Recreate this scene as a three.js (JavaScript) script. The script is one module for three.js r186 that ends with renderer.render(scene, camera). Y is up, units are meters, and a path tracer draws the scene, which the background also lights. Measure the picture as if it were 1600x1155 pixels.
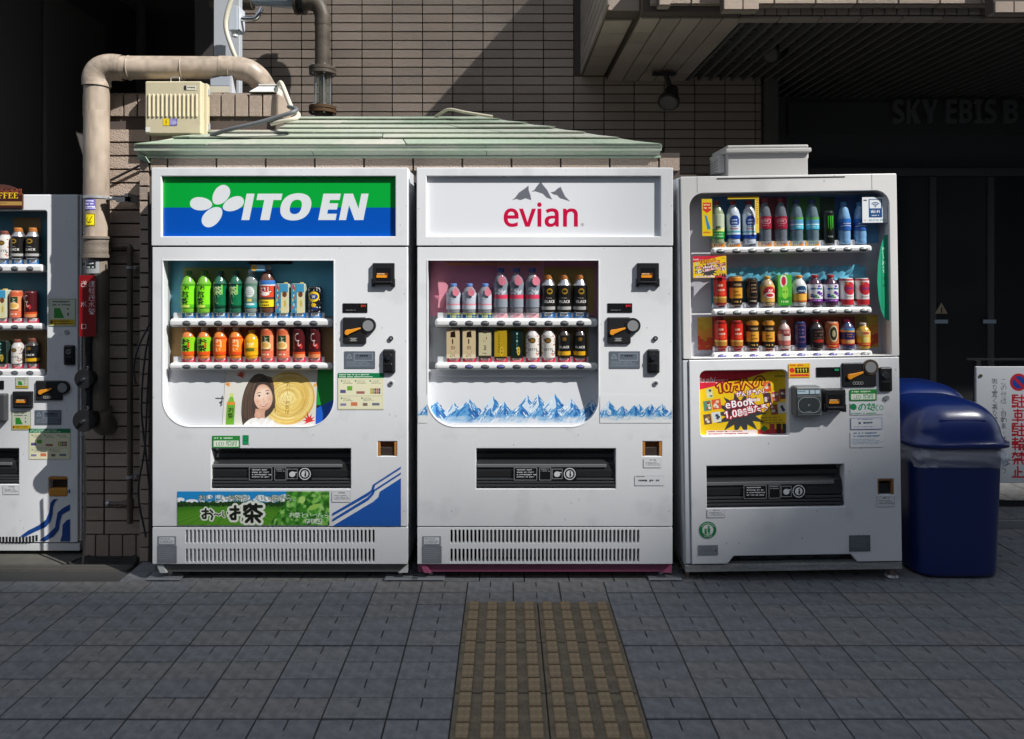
import * as THREE from 'three';
import { RoundedBoxGeometry } from 'three/addons/geometries/RoundedBoxGeometry.js';
import { mergeGeometries } from 'three/addons/utils/BufferGeometryUtils.js';

// ---------------------------------------------------------------- camera, sky, sun, exposure
const scene = new THREE.Scene();
const FOCAL = 1060, EYE = 1.39;                       // focal length in photo pixels, lens height in metres
const camera = new THREE.PerspectiveCamera(2 * Math.atan(737 / FOCAL) * 180 / Math.PI, 1618 / 1474, 0.05, 600);
camera.position.set(0, EYE, 0);
camera.setViewOffset(1618, 1474, 18, 319, 1600, 1155); // shifted lens: uprights stay upright
camera.updateProjectionMatrix();

const renderer = new THREE.WebGLRenderer({ antialias: true });
renderer.toneMapping = THREE.LinearToneMapping;
renderer.toneMappingExposure = 1.58;
renderer.shadowMap.enabled = true;

{ // clear pale-blue sky, brighter towards the horizon
  const w = 64, h = 32, d = new Float32Array(w * h * 4);
  for (let j = 0; j < h; j++) for (let i = 0; i < w; i++) {
    const e = Math.max(0, Math.sin(((j + .5) / h - .5) * Math.PI)), k = Math.pow(1 - e, 2.5), o = (j * w + i) * 4;
    d[o] = .255 + .13 * k; d[o + 1] = .292 + .125 * k; d[o + 2] = .352 + .11 * k; d[o + 3] = 1;
  }
  const t = new THREE.DataTexture(d, w, h, THREE.RGBAFormat, THREE.FloatType);
  t.mapping = THREE.EquirectangularReflectionMapping; t.magFilter = THREE.LinearFilter; t.needsUpdate = true;
  scene.background = t; scene.environment = t;
}
const sun = new THREE.DirectionalLight(new THREE.Color(1, .98, .94), 4.7);
sun.position.set(17, 19, 10 - 3); sun.target.position.set(0, 0, -3);
sun.castShadow = true; sun.shadow.mapSize.set(4096, 4096); sun.shadow.radius = 1;
Object.assign(sun.shadow.camera, { left: -7, right: 7, top: 7, bottom: -7, near: .5, far: 120 });
scene.add(sun, sun.target);

// ---------------------------------------------------------------- helpers
let seed = 20177;
const rnd = () => { seed = (seed * 1664525 + 1013904223) >>> 0; return seed / 4294967296; };
const rr = (a, b) => a + (b - a) * rnd();
// survey of the place: metres across / up for a photo measurement on a frontal plane Z metres away
const MX = (px, Z) => (px - 791) * Z / FOCAL, MY = (py, Z) => EYE - (py - 418) * Z / FOCAL;

const taken = {};
function numbered(n) { const k = taken[n] = (taken[n] ?? -1) + 1; return k ? n + '_' + String(k).padStart(3, '0') : n; }
function shade(o) { o.castShadow = o.receiveShadow = true; return o; }
function thing(name, label, category, [x, y, z] = [0, 0, 0], group) {
  const o = new THREE.Group(); o.name = numbered(name); o.position.set(x, y, z); scene.add(o);
  o.userData = { label, category }; if (group) o.userData.group = group;
  return o;
}
function part(name, geo, m, parent, x = 0, y = 0, z = 0) {
  const o = shade(new THREE.Mesh(geo, m)); o.name = name; o.position.set(x, y, z); parent.add(o); return o;
}
function one(name, geo, m, label, category, [x, y, z] = [0, 0, 0], group) {   // a thing that is one mesh
  const o = part(numbered(name), geo, m, scene, x, y, z); o.userData = { label, category }; if (group) o.userData.group = group; return o;
}
function structure(name, geo, m, x = 0, y = 0, z = 0) {
  const o = part(numbered(name), geo, m, scene, x, y, z); o.userData = { kind: 'structure' }; return o;
}
const RGB = (r, g, b) => new THREE.Color().setRGB(r, g, b);
const hexc = (h) => new THREE.Color(h);
const mats = {};
function M(color, rough = .5, o = {}) {
  const key = (color.isColor ? color.getHexString() + color.r : color) + rough + JSON.stringify(o, (k, v) => (v && v.isTexture ? v.uuid : v));
  return mats[key] ??= new (o.physical || o.clearcoat || o.transmission || o.sheen ? THREE.MeshPhysicalMaterial : THREE.MeshStandardMaterial)(
    Object.fromEntries(Object.entries({ color: color.isColor ? color : new THREE.Color(color), roughness: rough, ...o }).filter(([k]) => k !== 'physical')));
}
const boxes = {};
function boxGeo(w, h, d, r = 0) {
  const k = [w, h, d, r].map((v) => v.toFixed(4)).join();
  return boxes[k] ??= r > 0 ? new RoundedBoxGeometry(w, h, d, 2, Math.min(r, w / 2.01, h / 2.01, d / 2.01)) : new THREE.BoxGeometry(w, h, d);
}
const at = (g, x, y, z) => g.clone().translate(x, y, z);
const span = (x0, x1, y0, y1, z0, z1, r = 0) => at(boxGeo(Math.abs(x1 - x0), Math.abs(y1 - y0), Math.abs(z1 - z0), r), (x0 + x1) / 2, (y0 + y1) / 2, (z0 + z1) / 2);
const join = (l) => mergeGeometries(l.map((g) => { g = g.index ? g.toNonIndexed() : g.clone(); for (const k of Object.keys(g.attributes)) if (!['position', 'normal', 'uv'].includes(k)) g.deleteAttribute(k); return g; }));
const V3 = (x, y, z) => new THREE.Vector3(x, y, z);
const tube = (pts, r, seg = 40, rad = 12, tension = .5) => new THREE.TubeGeometry(new THREE.CatmullRomCurve3(pts.map((p) => V3(...p)), false, 'catmullrom', tension), seg, r, rad);
const cyl = (r0, r1, h, n = 24) => new THREE.CylinderGeometry(r0, r1, h, n);
const cylZ = (r0, r1, h, n = 28) => new THREE.CylinderGeometry(r0, r1, h, n).rotateX(Math.PI / 2);   // r0 faces +z
const cylX = (r, h, n = 20) => new THREE.CylinderGeometry(r, r, h, n).rotateZ(Math.PI / 2);
function rrect(s, x0, y0, x1, y1, r = 0) {    // r: number or [bottom-left, bottom-right, top-right, top-left]
  const [a, b, c, d] = Array.isArray(r) ? r : [r, r, r, r];
  s.moveTo(x0 + a, y0); s.lineTo(x1 - b, y0); if (b) s.absarc(x1 - b, y0 + b, b, -Math.PI / 2, 0);
  s.lineTo(x1, y1 - c); if (c) s.absarc(x1 - c, y1 - c, c, 0, Math.PI / 2);
  s.lineTo(x0 + d, y1); if (d) s.absarc(x0 + d, y1 - d, d, Math.PI / 2, Math.PI);
  s.lineTo(x0, y0 + a); if (a) s.absarc(x0 + a, y0 + a, a, Math.PI, Math.PI * 1.5);
  return s;
}
function poly(pts) { const s = new THREE.Shape(); pts.forEach(([x, y], i) => (i ? s.lineTo(x, y) : s.moveTo(x, y))); return s; }
function plate(shape, depth, bevel = .0015) {      // extruded, front face ends at z = 0
  const g = new THREE.ExtrudeGeometry(shape, { depth: depth - bevel * 2, bevelEnabled: bevel > 0, bevelSize: bevel, bevelOffset: -bevel, bevelThickness: bevel, bevelSegments: 2, curveSegments: 10 });
  return g.translate(0, 0, -depth + bevel);
}
function solid(q, drop) {                          // four corners (counter-clockwise from outside) and the offset of the underside
  const p = [...q, ...q.map((v) => [v[0] + drop[0], v[1] + drop[1], v[2] + drop[2]])], pos = [];
  const f = (a, b, c, d) => { for (const i of [a, b, c, a, c, d]) pos.push(...p[i]); };
  f(0, 1, 2, 3); f(7, 6, 5, 4); f(0, 4, 5, 1); f(1, 5, 6, 2); f(2, 6, 7, 3); f(3, 7, 4, 0);
  const g = new THREE.BufferGeometry(); g.setAttribute('position', new THREE.Float32BufferAttribute(pos, 3));
  const uv = []; for (let i = 0; i < pos.length; i += 3) uv.push(pos[i], pos[i + 2] + pos[i + 1]);
  g.setAttribute('uv', new THREE.Float32BufferAttribute(uv, 2));
  g.computeVertexNormals(); return g;
}
// ---------------------------------------------------------------- textures
const sheets = [];                                     // prints share a few large sheets
function canvas(w, h, draw) {
  const pad = 3, W = 2048; let sh = sheets.find((q) => { for (const r of q.rows) if (h + pad <= r.h && h + pad > r.h * .55 && r.x + w + pad < W) return true; return q.y + h + pad < W; });
  if (!sh) { const c = document.createElement('canvas'); c.width = c.height = W; sh = { c, x: c.getContext('2d'), rows: [], y: 0 }; sh.t = new THREE.CanvasTexture(c); sh.t.colorSpace = THREE.SRGBColorSpace; sheets.push(sh); }
  let r = sh.rows.find((r) => h + pad <= r.h && h + pad > r.h * .55 && r.x + w + pad < W); if (!r) { r = { y: sh.y, h: h + pad, x: 0 }; sh.rows.push(r); sh.y += h + pad; }
  const x = sh.x; x.save(); x.beginPath(); x.rect(r.x, r.y, w, h); x.clip(); x.translate(r.x, r.y); draw(x, w, h); x.restore();
  const t = sh.t.clone(); t.repeat.set((w - 1) / W, (h - 1) / W); t.offset.set((r.x + .5) / W, 1 - (r.y + h - .5) / W); t.anisotropy = 8; t.needsUpdate = true; r.x += w + pad; return t;
}
function noiseTex(n, fn, srgb = true, wrap = true) {       // fn(u, v, i, j) -> grey or [r, g, b], 0..1
  const d = new Uint8Array(n * n * 4);
  for (let j = 0; j < n; j++) for (let i = 0; i < n; i++) {
    const v = fn(i / n, j / n, i, j), c = Array.isArray(v) ? v : [v, v, v], o = (j * n + i) * 4;
    for (let k = 0; k < 3; k++) d[o + k] = Math.max(0, Math.min(255, c[k] * 255)); d[o + 3] = 255;
  }
  const t = new THREE.DataTexture(d, n, n); t.magFilter = THREE.LinearFilter; t.minFilter = THREE.LinearMipmapLinearFilter; t.generateMipmaps = true;
  if (wrap) t.wrapS = t.wrapT = THREE.RepeatWrapping; if (srgb) t.colorSpace = THREE.SRGBColorSpace; t.needsUpdate = true; return t;
}
const hash = (x, y, s = 0) => { let h = Math.imul(x, 374761393) ^ Math.imul(y, 668265263) ^ Math.imul(s + 7, 2246822519); h = Math.imul(h ^ (h >>> 13), 1274126177); return ((h ^ (h >>> 16)) >>> 0) / 4294967296; };
function vnoise(u, v, n, s = 0) {                   // value noise that tiles with n cells
  const x = u * n, y = v * n, i = Math.floor(x), j = Math.floor(y), a = x - i, b = y - j, sm = (t) => t * t * (3 - 2 * t), g = (p, q) => hash(((p % n) + n) % n, ((q % n) + n) % n, s);
  const A = sm(a), B = sm(b);
  return (g(i, j) * (1 - A) + g(i + 1, j) * A) * (1 - B) + (g(i, j + 1) * (1 - A) + g(i + 1, j + 1) * A) * B;
}
const fbm = (u, v, n, o = 4, s = 0) => { let t = 0, a = .5, k = 0; for (let i = 0; i < o; i++) { t += a * vnoise(u, v, n << i, s + i); k += a; a *= .55; } return t / k; };

// stroke lettering for the Japanese signs: each stroke is a chain of (x, y) digits on a 10 x 10 grid
const STROKES = {
  止: '4048 4474 2328 0898', 口: '1181881811', 水: '4049 033308 8154 4398', 送: '1122 04240708 08296999 4051 8071 4292 3494 626467 6497',
  連: '1122 04240708 08296999 3191 428283834545 8285 4585 4482 3797 6068', 結: '200232 320434 2529 0614 3637 4292 7074 5484 56868959 5659', 管: '1002 0131 2122 5142 5191 7172 050494 9495 2569 2626666728 2829797728 2779',
  駐: '0006 0040 0242 0444 2005 06464938 0809 1819 2829 7071 5292 5595 5999 7279', 車: '1181 237376262 2373 7376 7626 2623 0898 4049', 輪: '0141 03434505 0503 0444 0747 2029 5370 7093 6383 5595 5559 9599 5797 6569 8589',
  禁: '0141 2004 2104 2143 5191 7074 7153 7193 2575 0696 4649 2719 7789', お: '0252 30381806347496898 7193', 茶: '0191 3002 3003 6063 4205 4295 1686 4449 3719 6789', い: '111638 7286',
  し: '30375987', は: '1019 3393 7077594776 7698', 畑: '0305 3243 2025 2509 2549 51919959 5159 7179 5595', か: '03635838 3019 7195', ら: '3061 2326648669 6939', と: '2044 82353899', っ: '0573968879',
  た: '0252 3009 5595 5799', 伊: '2004 1319 31818737 3595 6149', 藤: '0191 2003 7072 0329 0344 4439 5393 6264 4696 5668 5795 7489', 園: '00999 0090 9099 9909 0900 2262 4153 2575 4548 2869',
  万: '0191 4119 44848968', 人: '4109 4399', の: '5137180623517194876', が: '03635838 3019 7194 8091', ん: '4009164569797', ば: '1019 3383 6066584766 8090', る: '1171146496896959', に: '1019 4282 475889',
  当: '4043 1123 7162 145484 8489 1989 1686', 円: '1119 11818979 4145 1585', 照: '0030 0005 3035 0232 0535 4090 7034 9084 464686 4648 8688 0708 2728 5859 8798', 明: '01313707 0107 0434 5019 50908979 5393 5696', む: '0252 3027163747 3789 9196 7183',
  こ: '2171 171989', 付: '3005 2429 3393 7079 5566', 近: '1122 04240708 08296999 8050 5055 5393 7378 5057', 自: '4021 12828919 1219 1484 1686', 動: '0242 4020 2029 03434606 0306 0848 5393 9398 7029', 等: '1002 0131 5142 5191 1383 4045 0595 7779 0797 2738', を: '1171 4025 2547 8359 4979',
  置: '0090 0002 9092 0292 3032 6062 1383 4045 25757929 2529 2777 0999', く: '7025 2589', 事: '0191 2272 2274 7472 0595 1676 7698 0898 4049', イ: '7014 4449', ク: '3014 32827839', オ: '0393 6069 6319', ト: '3039 3375', バ: '3119 5199 8091', '・': '4455', '、': '2749', '。': '17283719', す: '0292 6065465766 6859',
  '〜': '0524456694', '!': '4046 4849', ー: '0595', て: '1181 814759', 付: '3005 2429 3393 7079 5566',
};
function jp(x, str, px, py, s, color, lw = .11, down = false, outline) {
  x.lineCap = x.lineJoin = 'round';
  [...str].forEach((ch, i) => {
    const ox = px + (down ? 0 : i * s * 1.06), oy = py + (down ? i * s * 1.08 : 0), st = STROKES[ch];
    if (!st) { x.fillStyle = color; x.font = `bold ${s}px sans-serif`; x.fillText(ch, ox + s * .12, oy + s * .86); return; }
    for (const pass of outline ? [[outline, lw * 2.6], [color, lw]] : [[color, lw]]) {
      x.strokeStyle = pass[0]; x.lineWidth = s * pass[1];
      for (const q of st.split(' ')) { x.beginPath(); for (let k = 0; k + 1 < q.length; k += 2) x[k ? 'lineTo' : 'moveTo'](ox + (+q[k] + .5) / 10 * s, oy + (+q[k + 1] + .5) / 10 * s); x.stroke(); }
    }
  });
}
function fineText(x, x0, y0, x1, rows, h, color, r = hash) {   // rows of print too small to read
  x.fillStyle = color;
  for (let i = 0; i < rows; i++) { let p = x0; const end = x1 - r(i, 3, 5) * (x1 - x0) * .3; while (p < end) { const w = h * (.5 + r(i, p | 0, 9) * .6); x.fillRect(p, y0 + i * h * 1.9, w, h * (.6 + r(p | 0, i) * .4)); p += w + h * (.2 + (r(p | 0, i, 4) > .85 ? .9 : 0)); } }
}
const fill = (x, c, ...r) => { x.fillStyle = c; x.fillRect(...r); };
const oval = (x, c, cx, cy, rx, ry = rx, a = 0) => { x.fillStyle = c; x.beginPath(); x.ellipse(cx, cy, rx, ry, a, 0, 7); x.fill(); };
function words(x, s, px, py, size, color, font = 'bold', family = 'sans-serif', align = 'center', max) { x.fillStyle = color; x.font = `${font} ${size}px ${family}`; x.textAlign = align; x.textBaseline = 'middle'; max ? x.fillText(s, px, py, max) : x.fillText(s, px, py); x.textAlign = 'left'; x.textBaseline = 'alphabetic'; }
// ---------------------------------------------------------------- shared materials
const T = {};
T.scratch = noiseTex(256, (u, v, i, j) => { const d = fbm(u, v, 4, 3, 3), s = vnoise((u + v * .5) % 1, v, 32, 5) * .6 + vnoise(u, v, 64, 8) * .4; return .25 + .5 * s + .3 * (d - .5); }, false);
T.grit = noiseTex(512, (u, v) => .3 + .4 * vnoise(u, v, 256, 1) + .3 * fbm(u, v, 32, 3, 4), false);
T.smudge = noiseTex(512, (u, v, i, j) => { let g = .945 + .055 * fbm(u, v, 3, 6, 11) - .05 * Math.max(0, fbm(u * .99, v, 9, 4, 15) - .62) * 4; if (hash(i >> 1, j >> 2, 3) > .9994) g -= .2; return [g, g, g * 1.002]; });
T.stone = noiseTex(512, (u, v) => { const g = .82 + .26 * (fbm(u, v, 6, 5, 21) - .5) + .34 * (vnoise(u, v, 256, 2) - .5); return [g, g, g]; });
T.dirt = noiseTex(512, (u, v) => { const a = fbm(u, v, 4, 5, 31), b = vnoise(u, v * .2, 48, 9), g = .78 + .3 * (a - .5) + .12 * (b - .5); return [g, g * .99, g * .96]; });
T.copper = noiseTex(512, (u, v) => { const a = fbm(u, v, 5, 5, 41), b = vnoise(u, v, 64, 44), k = Math.max(0, Math.min(1, (a - .42) * 4)); return [.86 + .09 * k + .06 * (b - .5), .91 + .04 * k + .06 * (b - .5), .87 + .07 * k + .06 * (b - .5)]; });
const rep = (t, u, v = u, o = 0) => { const c = t.clone(); c.repeat.set(u, v); c.offset.set(o, o * .37); c.needsUpdate = true; return c; };

const tileTone = (r, g, b, n = 5) => [...Array(n)].map((_, i) => { const k = .9 + .05 * i + (i % 2) * .03; return M(RGB(r * k, g * k * (1 - (i % 3) * .012), b * k * (1 - (i % 3) * .02)), .8, { bumpMap: tileBump[i % 3], bumpScale: .006 }); });
const tileBump = [0, .31, .67].map((o) => rep(T.scratch, 1.6, .5, o));
const TILE = { near: tileTone(.40, .315, .255), back: tileTone(.36, .295, .248), beam: tileTone(.36, .30, .255) };
const GROUT = M(RGB(.085, .066, .056), .95);
const DARK = M(RGB(.012, .012, .013), .6), BLACKP = M(RGB(.018, .018, .02), .35), BLACKG = M(RGB(.012, .012, .014), .12);
const WHITE = M(RGB(.80, .805, .82), .38, { map: rep(T.smudge, 1.3, 1.3) }), WHITE2 = M(RGB(.78, .79, .80), .3), GREY = M(RGB(.36, .375, .40), .5), PALE = M(RGB(.55, .56, .58), .5);
const STEEL = M(RGB(.5, .51, .53), .35, { metalness: .55 }), CHROME = M(RGB(.75, .76, .78), .12, { metalness: 1 }), PLATEM = M(RGB(.30, .315, .33), .42, { metalness: .6 });
const ORANGE = M(RGB(.80, .30, .02), .4);
const GLASS = M('#ffffff', 0, { transmission: 1, thickness: 0, ior: 1.45 });

// ---------------------------------------------------------------- ground
structure('ground', new THREE.PlaneGeometry(320, 240).rotateX(-Math.PI / 2), M(RGB(.075, .075, .078), .9, { map: rep(T.stone, 160, 120) }), 0, -.105, 60);
const PAVE = [[.285, .287, .298], [.300, .295, .296], [.268, .273, .287], [.305, .292, .286], [.290, .295, .308]].map((c, i) => M(RGB(...c), .82, { map: rep(T.stone, 2.2, 2.2, i * .21), bumpMap: rep(T.grit, 3, 3, i * .3), bumpScale: .0016 }));
{
  const pavement = new THREE.Group(); pavement.name = 'pavement'; pavement.userData = { kind: 'structure' }; scene.add(pavement);
  part('bedding', span(-6, 7, -.1, -.009, -3.12, 1.2), M(RGB(.06, .058, .056), .95), pavement);
  part('bedding', span(-1.72, 7, -.1, -.0085, -5.4, -3.1205), M(RGB(.06, .058, .056), .95), pavement);
  // one paver: 20 x 10 cm with a half-length dummy joint sawn into it
  const s = poly([[-.0978, -.0492], [.0978, -.0492], [.0978, .0492], [.0022, .0492], [.0022, .002], [-.0022, .002], [-.0022, .0492], [-.0978, .0492]]);
  const pg = new THREE.ExtrudeGeometry(s, { depth: .02, bevelEnabled: true, bevelSize: .0016, bevelThickness: .0016, bevelOffset: -.0016, bevelSegments: 1 }).rotateX(-Math.PI / 2).translate(0, -.0216, 0);
  { const uv = pg.attributes.uv, p = pg.attributes.position; for (let i = 0; i < uv.count; i++) uv.setXY(i, p.getX(i) * 4, p.getZ(i) * 4); }
  const rest = [];
  const T0 = -.170, T1 = .430, ZB = 2.815;                     // tactile strip
  for (let r = 0; r < 24; r++) for (let c = -16; c < 20; c++) {
    const zc = 2.955 - r * .1 - (r > 0) * .006 - (r > 4) * .006 - (r > 8) * .006, x = c >= 0 ? T1 + .1 + c * .2 : T0 - .1 + (c + 1) * .2;
    lay(x, zc, 2.955 - r * .1 > 1.9 && Math.abs(x) < zc * .78 + .12);
  }
  for (let k = 0; k < 3; k++) lay(T0 + .1 + k * .2, 2.855 + .1, true);
  lay(T0 + .1, 2.855, true); lay(T0 + .3, 2.855, true); lay(T0 + .5, 2.855, true);
  for (let r = 0; r < 2; r++) for (let c = 0; c < 26; c++) { const x = -1.62 + c * .2, zc = 3.057 + r * .1; lay(x, zc, r === 0 || x > 1.6); }
  for (let r = 0; r < 4; r++) for (let c = 0; c < 9; c++) lay(1.58 + c * .2, 3.257 + r * .1, c < 7);
  function lay(x, zc, seen) {
    const y = -.001 + rr(-.0012, .0008), m = PAVE[Math.floor(rnd() * PAVE.length)];
    if (!seen) { rest.push(at(pg, x, y, -zc)); return; }
    const o = part('paver', pg, m, pavement, x, y, -zc); o.rotation.y = rr(-.006, .006); o.scale.x = 1 - rr(0, .006); o.rotation.z = rr(-.002, .002);
  }
  const more = part('paver_field', join(rest), PAVE[0], pavement); more.userData.kind = 'stuff';
  const ym = M(RGB(.30, .245, .178), .85, { map: rep(T.dirt, 3, 3), bumpMap: rep(T.grit, 4, 4), bumpScale: .0015 }), ym2 = M(RGB(.45, .33, .20), .8, { map: rep(T.dirt, 2, 2, .4) });
  const bar = boxGeo(.040, .008, .069, .003);
  for (let r = 0; r < 3; r++) for (let c = 0; c < 2; c++) {
    const t = part('tactile_tile', boxGeo(.296, .03, .296, .003), ym, pavement, T0 + .15 + c * .3, -.0145, -(ZB - .15 - r * .3));
    for (let i = 0; i < 4; i++) for (let j = 0; j < 4; j++) part('raised_bar', bar, ym2, t, -.1125 + i * .075, .0175, -.1125 + j * .075);
  }
  for (let r = 3; r < 8; r++) for (let c = 0; c < 2; c++) part('tactile_tile', boxGeo(.296, .03, .296, .003), ym, pavement, T0 + .15 + c * .3, -.0145, -(ZB - .15 - r * .3));
  // low concrete apron in front of the tiled wall, round access cover set into it
  const CON = M(RGB(.19, .18, .165), .9, { map: rep(T.dirt, 2.5, 2.5), bumpMap: rep(T.grit, 4, 4), bumpScale: .003 });
  structure('concrete_apron', span(-6, -1.722, -.1, -.075, -5.4, -3.1205), CON);
  structure('concrete_kerb', new RoundedBoxGeometry(4.0, .07, .075, 2, .012).translate(-3.75, -.042, -3.162), CON);
  const mh = thing('access_cover', 'round dark iron access cover in the concrete by the tiled wall', 'manhole cover', [MX(152, 3.3), -.075, -3.30]);
  const IRON = M(RGB(.05, .048, .045), .65, { metalness: .5, bumpMap: rep(T.grit, 2, 2), bumpScale: .003 });
  part('rim', new THREE.TorusGeometry(.165, .012, 8, 40).rotateX(Math.PI / 2), IRON, mh, 0, .004, 0);
  part('lid', cyl(.155, .158, .014, 40), IRON, mh, 0, .004, 0);
  for (let i = 0; i < 6; i++) part('rib', boxGeo(.2 - Math.abs(i - 2.5) * .03, .006, .01, .002), IRON, mh, 0, .013, -.09 + i * .036);
  // raised floor of the shaded entrance
  const FL = M(RGB(.27, .268, .27), .7, { map: rep(T.stone, 1.5, 1.5) });
  const floor = new THREE.Group(); floor.name = 'entrance_floor'; floor.userData = { kind: 'structure' }; scene.add(floor);
  part('slab', span(1.45, 7, -.05, .035, -5.9, -3.63), M(RGB(.27, .268, .265), .9), floor);
  for (let r = 0; r < 8; r++) for (let c = 0; c < 12; c++) part('floor_tile', boxGeo(.196, .012, .196, .002), [FL, PAVE[1]][(r * 5 + c * 3) % 2], floor, 2.05 + c * .2, .036, -3.74 - r * .2);
}
// ---------------------------------------------------------------- tiled walls
const PU = .232, PV = .0682;
const tileGeo = boxGeo(PU - .008, PV - .0085, .014, .0018);
function tiles(parent, tone, x0, x1, y0, y1, z, { skip, shift = 0, turn, name = 'tile' } = {}) {     // running in straight courses, front faces at +z (or turned)
  for (let y = y0 + PV / 2, j = 0; y < y1 - PV * .3; y += PV, j++) for (let x = x0 + shift; x < x1 - .02; x += PU) {
    const a = Math.max(x, x0), b = Math.min(x + PU, x1); if (b - a < .03 || (skip && skip((a + b) / 2, y))) continue;
    const o = part(name, tileGeo, tone[Math.floor(rnd() * tone.length)], parent, (a + b) / 2, y, z + rr(-.0008, .0008)); o.scale.x = (b - a - .008) / (PU - .008);
    if (turn) { const [ax, az, dx, dz, ry] = turn; o.position.set(ax + dx * ((a + b) / 2), y, az + dz * ((a + b) / 2)); o.rotation.y = ry; }
  }
}
// ---- back wall, 5.2 m away
{
  const Z = 5.2, w = thing('tiled_wall', 'long brown tiled building wall behind the green roof', 'wall', [0, 0, -Z]);
  const x0 = MX(333, Z), x1 = MX(1190, Z), top = 4.2;
  part('wall_core', span(x0, x1, 0, top, -.5, -.012), GROUT, w);
  tiles(w, TILE.back, x0, x1, MY(272, Z) - PV, MY(0, Z) + PV * 2, -.006, { shift: -.02, skip: (x, y) => { const px = 791 + x * FOCAL / Z, py = 418 - (y - EYE) * FOCAL / Z; return (px < 430 && py > 175) || (px >= 430 && px < 1015 && py > 200 + Math.max(0, (px - 760) * .14)) || (px > 905 && px < 1060 && py < 122); } });
  const C = thing('corner_wall', 'short tiled return wall turning into the dark entrance', 'wall', [0, 0, -Z]);
  part('wall_core', span(x1 + .004, x1 + .02, 0, 2.8, -.5, -.012), GROUT, C);
}
// ---- low tiled wall block on the left, 3.4 m away
{
  const Z = 3.42, w = thing('low_tiled_wall', 'beige tiled wall block with upright capping tiles beside the standpipe', 'wall', [0, 0, -Z]);
  const x0 = MX(128, Z), x1 = MX(432, Z), top = MY(146, Z), cap = .118;
  part('wall_core', span(x0 + .004, x1 - .004, -.075, top - .004, -.19, -.012), GROUT, w);
  const capGeo = boxGeo(PV - .006, cap - .007, .014, .002);
  for (let x = x0 + PV / 2; x < x1; x += (x1 - x0) / Math.round((x1 - x0) / PV)) part('capping_tile', capGeo, TILE.near[Math.floor(rnd() * 5)], w, x, top - cap / 2, -.006 + rr(-.001, .001));
  for (let k = 0; k < 3; k++) { const o = part('capping_tile', capGeo, TILE.near[k], w, x1 - .002, top - cap / 2, -.045 - k * .062); o.rotation.y = Math.PI / 2; }
  for (let x = x0 + PV / 2; x < x1; x += (x1 - x0) / Math.round((x1 - x0) / PV)) part('capping_tile', boxGeo(PV - .006, .012, .16, .002), TILE.near[Math.floor(rnd() * 5)], w, x, top + .002, -.1);
  tiles(w, TILE.near, x0, x1, -.075 + cap, top - cap - PV * .2, -.006, { shift: -.12, skip: (x, y) => x > MX(236, Z) && y < MY(238, Z) });
  for (let x = x0 + PV / 2; x < MX(236, Z); x += PV) part('base_tile', boxGeo(PV - .006, cap - .007, .014, .002), TILE.near[Math.floor(rnd() * 5)], w, x, -.075 + cap / 2, -.006);
}
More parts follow.
